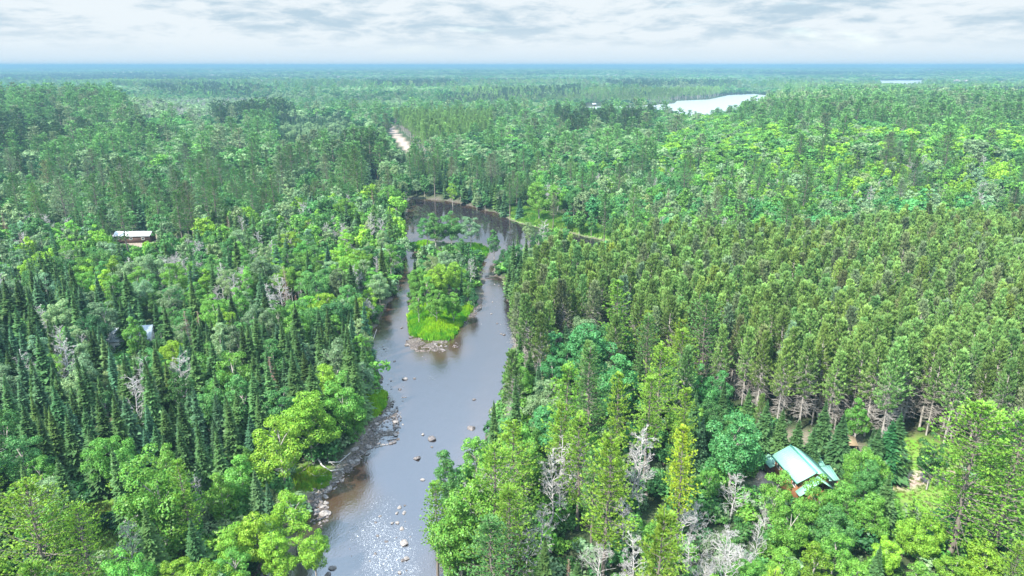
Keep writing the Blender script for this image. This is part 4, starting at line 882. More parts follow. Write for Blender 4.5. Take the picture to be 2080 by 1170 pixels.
def build_river():
    xs = np.arange(-80, 130, 1.0); ys = np.arange(30, 360, 1.0)
    X, Y = np.meshgrid(xs, ys); n = X.size; V = np.stack([X, Y, np.zeros_like(X)], -1).reshape(-1, 3); nc = len(xs)
    i = (np.arange(len(ys) - 1)[:, None] * nc + np.arange(nc - 1)[None]).ravel()
    sd = water_sd(V[:, 0], V[:, 1]); Fq = np.stack([i, i + 1, i + nc + 1, i + nc], 1)
    Fq = Fq[(sd[Fq] < 5).any(1)]
    fo = np.zeros(n)
    for px, py, r, s in FOAM_GLINTS:
        a, c = un(px, py); fo = np.maximum(fo, s * (1 - smooth(np.hypot(V[:, 0] - a, (V[:, 1] - c) * .8), r * .3, r * 1.3)))
    fo = np.maximum(fo, .10)
    up = smooth(V[:, 1], 200, 240); fo = fo * (1 - up)
    sh = smooth(sd, -7, 0) * .9 * smooth(-V[:, 0], 0, 10)
    a, c = un(690, 1010); sh = np.maximum(sh, 1 - smooth(np.hypot(V[:, 0] - a, V[:, 1] - c), 3, 8)); a, c = un(885, 710); sh = np.maximum(sh, 1 - smooth(np.hypot(V[:, 0] - a, V[:, 1] - c), 4, 11))
    b = MB(); b.add(V, Fq)
    me = b.mesh('river', [water_mat('river_water', (.022, .017, .018),   .04, 2.6, [(.35, .12, 1.7, .3), (2.2, .34, 1.6, .07)], True)])
    calm = smooth(V[:, 1], 205, 245)
    for nme, arr in (('calm', calm), ('foam_glint', fo), ('shallow', sh)):
        at = me.attributes.new(nme, 'FLOAT', 'POINT'); at.data.foreach_set('value', arr.astype(np.float32))
    tag(mesh_obj('river', me, []), kind='structure')
build_river()
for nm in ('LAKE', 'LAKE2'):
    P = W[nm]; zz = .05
    me = bpy.data.meshes.new('lake'); me.from_pydata([(a, b, zz) for a, b in P], [], [list(range(len(P)))]); me.materials.append(water_mat('lake_water', (.34, .38, .38), .25, 2.2, [(1.5, .35, 1, .06)]))  # pale base colour stands in for the sky's reflection on the lakes
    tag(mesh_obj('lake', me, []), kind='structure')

# ------------------------------------------------------------------ instanced stuff
def gn_stuff(name, pts, scl, rot, vi, col, meshes, label=None):
    """One object: its own point mesh, on which a node tree sets down one of MESHES per point."""
    me = bpy.data.meshes.new(name); n = len(pts); me.vertices.add(n); me.vertices.foreach_set('co', np.asarray(pts, np.float32).ravel())
    def att(nm, ty, arr, key): a = me.attributes.new(nm, ty, 'POINT'); a.data.foreach_set(key, np.ascontiguousarray(arr).ravel())
    att('scl', 'FLOAT_VECTOR', np.asarray(scl, np.float32), 'vector'); att('rotv', 'FLOAT_VECTOR', np.asarray(rot, np.float32), 'vector')
    att('vi', 'INT', np.asarray(vi, np.int32), 'value'); att('leafcol', 'FLOAT_VECTOR', np.asarray(col, np.float32), 'vector')
    o = bpy.data.objects.new(name, me); COL.objects.link(o); tag(o, label, kind='stuff')
    ng = bpy.data.node_groups.new(name, 'GeometryNodeTree')
    ng.interface.new_socket('Geometry', in_out='INPUT', socket_type='NodeSocketGeometry'); ng.interface.new_socket('Geometry', in_out='OUTPUT', socket_type='NodeSocketGeometry')
    gi = ng.nodes.new('NodeGroupInput'); go = ng.nodes.new('NodeGroupOutput'); ip = ng.nodes.new('GeometryNodeInstanceOnPoints'); jn = ng.nodes.new('GeometryNodeJoinGeometry'); L = ng.links.new
    for m in meshes:
        src = bpy.data.objects.new('shape', m); oi = ng.nodes.new('GeometryNodeObjectInfo'); oi.inputs['Object'].default_value = src
        gti = ng.nodes.new('GeometryNodeGeometryToInstance'); L(oi.outputs['Geometry'], gti.inputs[0]); L(gti.outputs[0], jn.inputs[0])
    def na(nm, ty): q = ng.nodes.new('GeometryNodeInputNamedAttribute'); q.data_type = ty; q.inputs['Name'].default_value = nm; return q.outputs['Attribute']
    L(gi.outputs[0], ip.inputs['Points']); L(jn.outputs[0], ip.inputs['Instance']); ip.inputs['Pick Instance'].default_value = True
    L(na('vi', 'INT'), ip.inputs['Instance Index']); L(na('rotv', 'FLOAT_VECTOR'), ip.inputs['Rotation']); L(na('scl', 'FLOAT_VECTOR'), ip.inputs['Scale'])
    L(ip.outputs[0], go.inputs[0]); md = o.modifiers.new('scatter', 'NODES'); md.node_group = ng; return o

# ------------------------------------------------------------------ which trees stand as things of their own
KN = {'B': ('broadleaf_tree', 'tree'), 'S': ('spruce_tree', 'spruce'), 'W': ('white_pine', 'pine'), 'R': ('red_pine', 'red pine'), 'D': ('bare_tree', 'bare tree'), 'U': ('shrub', 'shrub')}
STUFF = {'B': 'broadleaf_woodland', 'S': 'spruce_woodland', 'W': 'white_pine_woodland', 'R': 'pine_plantation', 'D': 'bare_woodland', 'U': 'undergrowth'}
GROUP = {'B': 'broadleaf trees of the near wood', 'S': 'spruces of the near wood', 'W': 'white pines of the near wood', 'R': 'red pines of the plantation', 'D': 'leafless trees of the near wood', 'U': 'shrubs along the river banks'}
NMAX = {'B': 298, 'S': 298, 'W': 298, 'R': 298, 'D': 150, 'U': 90}
allnear = trees + low
for t in allnear:
    px, py = pr(t['x'], t['y'], t['z'] + t['h'] * .8); t['vis'] = bool(-30 < px < 2110 and py < 1190)
    t['d'] = math.sqrt(t['x'] ** 2 + t['y'] ** 2 + (H - t['z'] - t['h']) ** 2) / max(.25, (t['h'] / KINDS[t['k']]['h']) ** .5)
    if t['k'] == 'U':
        sdv = float(water_sd(np.array([t['x']]), np.array([t['y']]))[0]); t['vis'] = t['vis'] and sdv < 7 and t['h'] > 1.5
indiv, rest = [], {k: [] for k in KINDS}
for k in KINDS:
    L_ = [t for t in allnear if t['k'] == k]
    if k == 'R':   # the front rank hides the trunks behind it: crowns that stand free first
        for t in L_: t['vis'] = t['vis']
    L_.sort(key=lambda t: (not t['hero'], not t['vis'], t['d'])); n = 0
    for t in L_:
        if n < NMAX[k] and (t['hero'] or t['vis']): indiv.append(t); n += 1
        else: rest[k].append(t)
first = {}; tree_items = {}
for t in indiv:
    nm, cat = KN[t['k']]; K = KINDS[t['k']]; tm, cm = part_meshes(t['k'], t['v'], 0)
    root = empty(nm, (t['x'], t['y'], t['z']), t.get('label') or 'x', cat, GROUP[t['k']], t['rot'])
    root.scale = (t['w'], t['w'], t['h'] / K['h'])
    if not t['hero']:
        qx, qy = pr(t['x'], t['y'], t['z'] + t['h'] * .75); q_ = t['h'] / K['h']
        tree_items.setdefault(t['k'], []).append((float(qx), float(qy), root, ('tall ' if q_ > 1.02 else 'small ' if q_ < .74 else '') + WORD[t['p']]))
    key = (t['k'], t['v'])
    if key not in first:
        a = bpy.data.objects.new('trunk' if t['k'] != 'U' else 'stem', tm); b = bpy.data.objects.new('foliage' if t['k'] == 'U' else 'branches' if t['k'] == 'D' else 'crown', cm); first[key] = (a, b)
    else: a, b = first[key][0].copy(), first[key][1].copy()
    for q in (a, b): COL.objects.link(q); q.parent = root
    b['leafcol'] = [float(v) for v in t['c']]
print('individual trees', len(indiv), {k: len(v) for k, v in rest.items()})

# ------------------------------------------------------------------ the rest of the wood: one object of each kind
mesh_cache = {}
def jm(k, v, lod):
    if (k, v, lod) not in mesh_cache: mesh_cache[(k, v, lod)] = joined_mesh(k, v, lod)
    return mesh_cache[(k, v, lod)]
for k in KINDS:
    K = KINDS[k]; nv = len(K['gens']); pts, scl, rot, vi, col = [], [], [], [], []
    for t in rest[k]:
        if t['y'] < 70 and not t['vis'] and k == 'U': continue
        lod = 0 if (t['d'] < 190 and k != 'U') or (k == 'U' and t['y'] < 150) else 1
        pts.append((t['x'], t['y'], t['z'])); s = t['h'] / K['h']; scl.append((t['w'], t['w'], s)); rot.append((0, 0, t['rot'])); vi.append(t['v'] % nv + lod * nv); col.append(t['c'])
    for T, lod in ((MIDF, 1), (FARF, 2)):
        if k == 'U': continue
        m = T['k'] == k; n = int(m.sum())
        if n == 0: continue
        s = T['h'][m] / K['h']
        pts += list(zip(T['x'][m], T['y'][m], T['z'][m])); scl += list(zip(T['w'][m], T['w'][m], s)); rot += [(0, 0, r) for r in T['rot'][m]]
        vi += list(np.random.default_rng(5).integers(0, nv if k not in 'DW' else 3 if k == 'D' else 4, n) + nv * np.where(T['y'][m] > 820, 2, lod)); col += list(T['c'][m])
    if not pts: continue
    lods = (0, 1) if k == 'U' else (0, 1, 2)
    # Join Geometry lists its inputs last link first, so hand the meshes over in reverse
    ms = [jm(k, v, l) for l in lods for v in range(nv)]
    gn_stuff(STUFF[k], pts, scl, rot, vi, col, ms[::-1])
def build_distant():
    pts, scl, rot, vi, col = [], [], [], [], []
    for T in HORIZON:
        con = np.isin(T['k'], ['S', 'W', 'R']); n = len(con); hh = np.where(con, T['h'] / 13.4, T['h'] / 13.4)
        wv = T['w'] * np.where(con, 1.3, 1.0)
        pts += list(zip(T['x'], T['y'], T['z'])); scl += list(zip(wv, wv, hh)); rot += [(0, 0, r) for r in T['rot']]; col += list(T['c'])
        vi += list(np.random.default_rng(8).integers(0, 3, n) + 3 * con)
    ms = [jm('B', 0, 2), jm('B', 2, 2), jm('B', 4, 2), jm('S', 0, 2), jm('S', 2, 2), jm('S', 3, 2)]
    gn_stuff('distant_forest', pts, scl, rot, vi, col, ms[::-1])
build_distant()

# ------------------------------------------------------------------ buildings
M_TEAL = rough_mat('teal_metal_roof', (.23, .47, .37), (.27, .52, .41), 2.2, rough=.42, bump=.05, spec=.6)
M_WHITEROOF = rough_mat('white_metal_roof', (.70, .72, .74), (.82, .83, .84), 2, rough=.5, bump=.05)
M_PALEROOF = rough_mat('pale_shingle_roof', (.33, .38, .41), (.46, .51, .54), 9, rough=.8, bump=.3)
M_WOOD = rough_mat('stained_boards', (.15, .065, .03), (.26, .12, .055), 1.5, rough=.7, bump=.4, stretch=(1, 1, 14))
M_DKWOOD = rough_mat('dark_boards', (.06, .035, .03), (.12, .065, .05), 1.5, rough=.8, stretch=(1, 1, 10))
M_TRIM = rough_mat('trim', (.55, .53, .50), (.7, .68, .65), 5); M_TEALTRIM = rough_mat('teal_trim', (.06, .22, .18), (.08, .27, .22), 5, rough=.4)
M_GLASS = rough_mat('window_glass', (.015, .02, .025), (.03, .035, .04), 2, rough=.06, bump=0, spec=.9)
def gz(x, y): return float(height(np.array([float(x)]), np.array([float(y)]))[0])
class Site:
    """Builds parts in a local frame: s along, w sideways, z up; origin at O on the ground."""
    def __init__(s, name, label, cat, O, d, group=None):
        s.O = np.array([O[0], O[1], gz(*O)]); s.d = np.array([d[0], d[1], 0]) / math.hypot(*d); s.e = np.array([s.d[1], -s.d[0], 0])
        s.root = empty(name, s.O, label, cat, group, 0)
    def P(s, a, w, z): return s.d * a + s.e * w + np.array([0, 0, z])
    def part(s, name, mat, fn, parent=None):
        b = MB(); fn(b); o = mesh_obj(name, b, [mat] if not isinstance(mat, list) else mat, parent or s.root); return o
    def boxl(s, b, s0, s1, w0, w1, z0, z1, mi=0):
        c = [s.P(a, w, z) for z in (z0, z1) for a, w in ((s0, w0), (s1, w0), (s1, w1), (s0, w1))]
        b.add(c, [(0,3,2,1),(4,5,6,7),(0,1,5,4),(1,2,6,5),(2,3,7,6),(3,0,4,7)], mi)
    def roofplate(s, b, s0, s1, w0, w1, z0, z1, th=.12, ribs=.45, along='w'):
        """plane running from (w0,z0) down to (w1,z1) over s0..s1, with standing seams; along='s' swaps the axes"""
        f = (lambda a, w, z: s.P(a, w, z)) if along == 'w' else (lambda a, w, z: s.P(w, a, z))
        b.plate([f(s0, w0, z0), f(s1, w0, z0), f(s1, w1, z1), f(s0, w1, z1)], th)
        if ribs:
            for q in np.arange(s0 + .04, s1, ribs):
                u = .035; b.plate([f(q, w0, z0 + .045), f(q + u, w0, z0 + .045), f(q + u, w1, z1 + .045), f(q, w1, z1 + .045)], .05)
    def gable(s, b, sa, w0, w1, z0, ze, zr, th=.1):
        """end wall with a pointed top at s=sa"""
        wm = (w0 + w1) / 2
        for a0, a1 in ((w0, wm), (wm, w1)):
            za, zb = (ze, zr) if a0 == w0 else (zr, ze)
            c = [s.P(sa, a0, z0), s.P(sa, a1, z0), s.P(sa, a1, zb), s.P(sa, a0, za)]; c2 = [q + s.d * th for q in c]
            b.add(c + c2, [(0,1,2,3),(7,6,5,4),(0,4,5,1),(1,5,6,2),(2,6,7,3),(3,7,4,0)])
    def window(s, side, a, z, wd, ht, at, name='window'):
        """side 'w': in a wall of constant w=at; side 's': in a wall of constant s=at"""
        sg = 1 if at > 0 else -1
        def fr(b):
            for (u0, u1, v0, v1) in ((a, a + wd, z, z + .09), (a, a + wd, z + ht - .09, z + ht), (a, a + .09, z + .09, z + ht - .09), (a + wd - .09, a + wd, z + .09, z + ht - .09)):
                (s.boxl(b, u0, u1, at, at + sg * .07, v0, v1) if side == 'w' else s.boxl(b, at, at + .07, u0, u1, v0, v1))
        f = s.part(name, M_TRIM, fr)
        s.part('pane', M_GLASS, lambda b: s.boxl(b, a + .09, a + wd - .09, at, at + sg * .03, z + .09, z + ht - .09) if side == 'w' else s.boxl(b, at, at + .03, a + .09, a + wd - .09, z + .09, z + ht - .09), f)
def green_cabin():
    S = Site('cabin', 'brown wooden cabin with a teal green metal roof, in the clearing at lower right', 'cabin', (44.7, 96.25), (0.123, -0.992))
    S.part('wall', M_WOOD, lambda b: (S.boxl(b, .4, 7.2, 2.3, 2.45, -1, 5.55 - S.O[2]), S.boxl(b, .4, 7.2, -2.45, -2.3, -1, 5.55 - S.O[2])))
    z = lambda v: v - S.O[2]
    S.part('gable_wall', M_WOOD, lambda b: S.gable(b, 7.2, -2.45, 2.45, -1, z(5.62), z(6.85)))
    S.part('gable_wall', M_WOOD, lambda b: S.gable(b, .3, -2.45, 2.45, -1, z(5.62), z(6.85)))
    r = S.part('roof', M_TEAL, lambda b: (S.roofplate(b, -.1, 7.75, 0.0, 2.9, z(7.05), z(5.45)), S.roofplate(b, -.1, 7.75, -0.02, -2.9, z(7.05), z(5.45))))
    S.part('ridge_cap', M_TEALTRIM, lambda b: S.boxl(b, -.12, 7.77, -.13, .13, z(7.03), z(7.12)), r)
    S.part('fascia', M_TEALTRIM, lambda b: S.boxl(b, -.1, 7.75, 2.9, 2.95, z(5.2), z(5.44)), r)
    r2 = S.part('entry_roof', M_TEAL, lambda b: (S.roofplate(b, 7.55, 8.9, -.3, 2.95, z(6.3), z(3.9)), S.roofplate(b, 7.55, 8.9, -.32, -2.6, z(6.3), z(4.6))))
    S.part('entry_wall', M_WOOD, lambda b: (S.boxl(b, 8.3, 8.42, -2.2, 2.2, -1, z(4.2)), S.boxl(b, 7.32, 8.3, 2.1, 2.2, -1, z(4.2))))
    S.part('back_wing_wall', M_DKWOOD, lambda b: S.boxl(b, -2.7, .28, -1.5, 2.8, -1, z(3.35)))
    S.part('back_wing_roof', M_TEAL, lambda b: (S.roofplate(b, -3.1, .29, .65, 3.2, z(4.5), z(3.35)), S.roofplate(b, -3.1, .29, .63, -1.9, z(4.5), z(3.35))))
    S.part('side_wing_wall', M_WOOD, lambda b: S.boxl(b, -1.2, 1.15, -5.2, -2.46, -1, z(3.9)))
    S.part('side_wing_roof', M_TEAL, lambda b: (S.roofplate(b, -5.5, -2.46, -1.5, 1.5, z(5.0), z(3.85), along='s'), S.roofplate(b, -5.5, -2.46, -1.52, -3.4, z(5.0), z(3.9), along='s')))
    S.part('porch_roof', M_TEAL, lambda b: S.roofplate(b, -6.4, -2.46, 1.3, 4.3, z(3.75), z(2.95), along='s'))
    for (a, w) in ((4.1, -6.2), (4.1, -4.3), (4.1, -2.7), (1.6, -6.2)): S.part('post', M_WOOD, lambda b: S.boxl(b, a - .07, a + .07, w - .07, w + .07, -1, z(3.0) + (0 if a > 3 else .5)))
    for a in (1.0, 2.6, 4.3, 5.8): S.window('w', a, z(3.9), .95, 1.15, 2.452)
    S.window('s', -1.6, z(3.9), .9, 1.2, 7.302); S.window('s', .5, z(3.9), .9, 1.2, 7.302)
    S.window('s', -4.6, z(2.3), 1.0, .9, 1.152)
    dr = S.part('door', M_DKWOOD, lambda b: S.boxl(b, 8.422, 8.47, -1.9, -.95, z(S.O[2] + .1), z(S.O[2] + 2.1)))
    S.part('handle', M_TRIM, lambda b: S.boxl(b, 8.472, 8.52, -1.85, -1.78, z(S.O[2] + 1.0), z(S.O[2] + 1.1)), dr)
green_cabin()
def simple_cabin(name, label, c, rot, Ls, Wd, eave, rise, roofm, wallm, wins, over=.4):
    S = Site(name, label, 'cabin', c, (math.cos(R(rot)), math.sin(R(rot)))); h = Wd / 2
    S.part('wall', wallm, lambda b: (S.boxl(b, -Ls / 2, Ls / 2, h - .12, h, -.6, eave), S.boxl(b, -Ls / 2, Ls / 2, -h, -h + .12, -.6, eave)))
    for a in (-Ls / 2 - .1, Ls / 2): S.part('gable_wall', wallm, lambda b: S.gable(b, a, -h, h, -.6, eave, eave + rise - .12))
    S.part('roof', roofm, lambda b: (S.roofplate(b, -Ls / 2 - over, Ls / 2 + over, 0, h + over, eave + rise, eave - rise * over / h + .02), S.roofplate(b, -Ls / 2 - over, Ls / 2 + over, -.02, -h - over, eave + rise, eave - rise * over / h + .02)))
    for (side, a, zz, wd, ht) in wins: S.window('w', a, zz, wd, ht, (h + .002) if side > 0 else -(h + .002))
    return S
mx_, my_ = un(272, 496, 1.0); S = simple_cabin('mobile_home', 'long low house with a white metal roof among tall pines, upper left', (float(mx_), float(my_) + 1.5), 1, 13.0, 4.6, 2.9, 1.1, M_WHITEROOF, M_DKWOOD, [(1, -5.4, 1.2, 1.0, .9), (1, -1.0, 1.2, 1.2, .9), (1, 3.5, 1.2, 1.2, .9)])
S.root['category'] = 'house'
mx_, my_ = un(270, 714, 1.0); simple_cabin('cabin', 'pale-roofed cabin nearly hidden by trees, at left', (float(mx_), float(my_) + 1.0), 14, 8.6, 6.2, 3.3, 2.0, M_PALEROOF, M_TRIM, [(1, -3.2, 1.1, 1.0, 1.0), (1, 1.8, 1.1, 1.0, 1.0)])
mx_, my_ = un(758, 356, 2.0); simple_cabin('shed', 'small grey shed in the pines above the pool', (float(mx_), float(my_)), 10, 5.0, 4.0, 3.4, 1.3, M_PALEROOF, M_DKWOOD, [(1, -.5, 1.2, 1.0, .9)])
mx_, my_ = un(1207, 214, 1.0); simple_cabin('boathouse', 'tiny white boathouse on the shore of the distant lake', (float(mx_), float(my_)), -5, 6, 4, 2.6, 1.6, M_PALEROOF, M_DKWOOD, [(1, -2.5, 1.2, 1.4, 1.2), (1, 1, 1.2, 1.4, 1.2)])
def woodshed():
    x, y = un(1721, 912, 1.5); S = Site('woodshed', 'small open wooden lean-to behind the green-roofed cabin', 'shed', (float(x), float(y)), (1, -.15))
    m = rough_mat('raw_planks', (.20, .15, .09), (.34, .26, .16), 2, stretch=(1, 12, 1))
    S.part('roof', m, lambda b: S.roofplate(b, -1.3, 1.3, -1.1, 1.1, 2.2, 1.6, ribs=.3))
    S.part('back_wall', m, lambda b: S.boxl(b, -1.15, 1.15, -.95, -.9, -.3, 2.0))
    S.part('side_wall', m, lambda b: S.boxl(b, -1.2, -1.15, -.9, .8, -.3, 1.6))
    for a in (-1.1, 1.1): S.part('post', m, lambda b: S.boxl(b, a - .05, a + .05, .85, .95, -.3, 1.55))
    def logs(b):
        gg = np.random.default_rng(3)
        for i in range(10):
            for j in range(4): b.tube([S.P(-1 + i * .21, -.7, .15 + j * .2), S.P(-1 + i * .21, .3 + gg.uniform(-.08, .08), .15 + j * .2)], [.095, .095], 6)
    S.part('firewood', M_BARK, logs)
woodshed()

# ------------------------------------------------------------------ stones in and along the river
def rock_mesh(seed, flat=.55):
    import bmesh
    bm = bmesh.new(); bmesh.ops.create_icosphere(bm, subdivisions=3, radius=1.0); g = np.random.default_rng(seed); o = g.uniform(0, 50, 2)
    cuts = [(rdir(1, g)[0], g.uniform(.55, .85)) for _ in range(9)]
    for v in bm.verts:
        p = np.array(v.co)
        for n_, d_ in cuts:
            q = p @ n_
            if q > d_: p = p - n_ * (q - d_) * .9
        f = 1 + .16 * (float(vnoise(np.array([p[0] * 2.3 + o[0]]), np.array([p[1] * 2.3 + p[2] * 1.7 + o[1]]))[0]) - .5)
        v.co = Vector((p[0] * f * 1.1, p[1] * f * .85, p[2] * f * flat))
    me = bpy.data.meshes.new('rock'); bm.to_mesh(me); bm.free(); return me
ROCKS = [rock_mesh(k, f) for k, f in enumerate((.55, .45, .65, .4, .6, .5))]
for m in ROCKS: m.materials.append(M_ROCK)
WET = [m.copy() for m in ROCKS]
for m in WET: m.materials.clear(); m.materials.append(M_ROCKD)
KEYROCKS = [(878,892,1.15,'large rounded brown boulder alone in midstream',1),(957,870,1.2,'large angular boulder close to the right bank trees',1),(849,931,.95,'dark flat rock with a pointed end in midstream',1),(859,883,.45,'small pale rock just above the large midstream boulder',0),
 (963,812,.5,'lone dark stone in the smooth water right of centre',1),(822,770,.85,'pale rounded boulder below the island tip',0),(842,769,.4,'small dark stone right of the pale rounded boulder',1),(805,834,.7,'whitish block at the outer edge of the left shoal',0),
 (804,858,.75,'grey flat rock off the left stone bar',0),(807,867,.5,'small rock touching the grey flat one off the left bar',0),(812,791,.6,'dark stone at the head of the left shoal',1),(801,734,.45,'dark wet stone in the riffle left of the island foot',1),(750,909,.8,'pale boulder at the end of the left stone bar',0),
 (877,908,.35,'small dark stone below the large midstream boulder',1),(858,975,.5,'half sunken pale stone under the dark flat rock',0),(812,1031,.55,'whitish stone in midstream above the rapids',0),(806,1043,.35,'left one of two small stones below the whitish midstream stone',0),(821,1042,.45,'right one of two small stones below the whitish midstream stone',0),
 (797,1063,.35,'small stone at the top right of the rapids',0),(807,1062,.45,'broken pale stone beside the rapids',0),(817,1074,.55,'pale low stone right of the rapids',0),(822,1104,.9,'big pale loaf-shaped boulder near the bottom right bank',0),(826,1135,.6,'grey rock against the bottom right bank',0),(820,1138,.45,'smaller grey rock beside the one at the bottom right bank',1),
 (675,1154,.65,'flat white rock in the calm water at the bottom',0),(666,1168,.6,'dark-sided rock cut by the bottom edge',1),(660,1045,.95,'long white slab in the brown shallows',0),(662,1023,.55,'white stone above the long slab in the brown shallows',0),(643,1041,.7,'grey boulder on the shore beside the brown shallows',0),
 (657,1113,.6,'pale stone at the foot of the lime tree in the river',0),(812,1163,.4,'small pale stone at the bottom edge in the rapids',0),(905,668,.5,'dark stone right of the island grass in the channel',1),(1010,657,.45,'dark stone in the right channel',1),(1024,680,.6,'flat dark stone near the right bank above the pines',1),
 (816,666,.5,'dark stone in the left channel beside the island',1),(906,704,.6,'brown rock right under the island grass',1),(885,700,.6,'grey rock at the foot of the island grass',0),(783,737,.4,'stone in the white riffle of the left channel',1)]
STONES = 'stones in the river and along its banks'
for px, py, r, lab, wet in KEYROCKS:
    x, y = un(px, py, 0); x, y = float(x), float(y); k = int(g0.integers(0, 6)); o = bpy.data.objects.new('boulder', (WET if wet else ROCKS)[k]); COL.objects.link(o)
    r *= .8; o.location = (x, y, max(0.0, gz(x, y)) + .04); o.scale = (r, r, r); o.rotation_euler = (g0.normal() * .1, g0.normal() * .1, g0.uniform(0, 6.28)); tag(o, lab, 'boulder', STONES)
    o['spot'] = (px, py)
small = []
def scatter(poly_px, n, rmin, rmax, only=None):
    a = np.array(poly_px); c = 0; tries = 0
    while c < n and tries < n * 40:
        tries += 1; px, py = g0.uniform(a[:, 0].min(), a[:, 0].max()), g0.uniform(a[:, 1].min(), a[:, 1].max())
        if not pip(np.array([px]), np.array([py]), poly_px)[0]: continue
        x, y = un(px, py, 0); x, y = float(x), float(y); sdv = float(water_sd(np.array([x]), np.array([y]))[0])
        if only and not (only[0] < sdv < only[1]): continue
        r = rmin + (rmax - rmin) * g0.random() ** 2.5; small.append((x, y, r, px, py)); c += 1
scatter(P_BAR1, 100, .16, .6); scatter([(770,770),(830,765),(835,790),(815,830),(820,860),(800,900),(760,915),(780,840)], 34, .14, .5, (-9, 1))
scatter(P_BAR5, 26, .16, .6); scatter(P_BAR2, 16, .16, .5); scatter([(820,690),(930,695),(930,730),(850,735)], 18, .12, .4); scatter(P_BAR3, 10, .15, .45)
scatter(P_BAR4, 14, .15, .4); scatter([(690,1100),(830,1000),(838,1165),(690,1165)], 14, .12, .3); scatter([(990,560),(1030,570),(1030,600),(1000,575)], 8, .2, .6); scatter([(970,590),(1030,600),(1040,700),(960,660)], 12, .12, .4)
scatter([(745,920),(620,1040),(600,1030),(720,900)], 16, .2, .7)
# ------------------------------------------------------------------ a sentence for every stone and tree, told from its neighbours
ORD = 'first second third fourth fifth sixth seventh eighth ninth tenth eleventh twelfth thirteenth fourteenth fifteenth sixteenth seventeenth eighteenth nineteenth twentieth twenty-first twenty-second twenty-third twenty-fourth twenty-fifth twenty-sixth twenty-seventh twenty-eighth twenty-ninth thirtieth thirty-first thirty-second thirty-third thirty-fourth thirty-fifth thirty-sixth thirty-seventh thirty-eighth thirty-ninth fortieth'.split()
WHERE = ['right of', 'up and right of', 'straight above', 'up and left of', 'left of', 'down and left of', 'straight below', 'down and right of']
def relate(items, marks, noun):
    """items: (px, py, object, adjectives); each is named by its nearest mark, the side of it and its turn counted outwards"""
    bins = {}
    for px, py, o, adj in items:
        d = [math.hypot(px - mx, py - my) for mx, my, _ in marks]; i = int(np.argmin(d)); a = math.atan2(marks[i][1] - py, px - marks[i][0]); sct = int(round(a / (math.pi / 4))) % 8
        bins.setdefault((i, sct), []).append((d[i], o, adj))
    for (i, sct), L_ in bins.items():
        L_.sort(key=lambda q: q[0])
        for n, (d, o, adj) in enumerate(L_):
            tail = (', %s one %s %s' % (ORD[n], WHERE[sct], marks[i][2])) if len(L_) > 1 else ' %s %s' % (WHERE[sct], marks[i][2])
            ws_ = adj.split()
            while ws_ and len(ws_) + len((noun + tail).replace('-', ' ').split()) > 16: ws_ = ws_[1:]
            s_ = ' '.join(ws_ + [noun]) + tail
            o['label'] = s_
STONE_MARKS = [(878,892,'the large midstream boulder'),(822,770,'the pale rounded boulder'),(750,909,'the pale bar-end boulder'),(805,834,'the whitish outer block'),(885,700,'the island grass foot'),(660,1045,'the long white slab'),(822,1104,'the loaf-shaped boulder'),
 (770,825,'the left grassy point'),(1005,556,'the right bank spit'),(720,925,'the driftwood pile'),(783,737,'the left white riffle'),(780,880,'the wide stone bar'),(960,640,'the island right shore'),(700,985,'the small grass patch'),(1010,657,'the right channel stone'),(850,712,'the shoal below the island'),(790,800,'the head of the shoal'),(635,1015,'the bank behind the brown shallows')]
items = []
for x, y, r, px, py in small:
    wet = g0.random() < .5; o = bpy.data.objects.new('stone', (WET if wet else ROCKS)[int(g0.integers(0, 6))]); COL.objects.link(o)
    o.location = (x, y, max(-.02, gz(x, y)) + .02); o.scale = (r * g0.uniform(.8, 1.3), r, r * g0.uniform(.8, 1.3)); o.rotation_euler = (g0.normal() * .15, g0.normal() * .15, g0.uniform(0, 6.28)); tag(o, 'x', 'stone', STONES)
    items.append((px, py, o, ('dark' if wet else 'pale') + (' small' if r < .28 else '')))
relate(items, STONE_MARKS, 'stone')
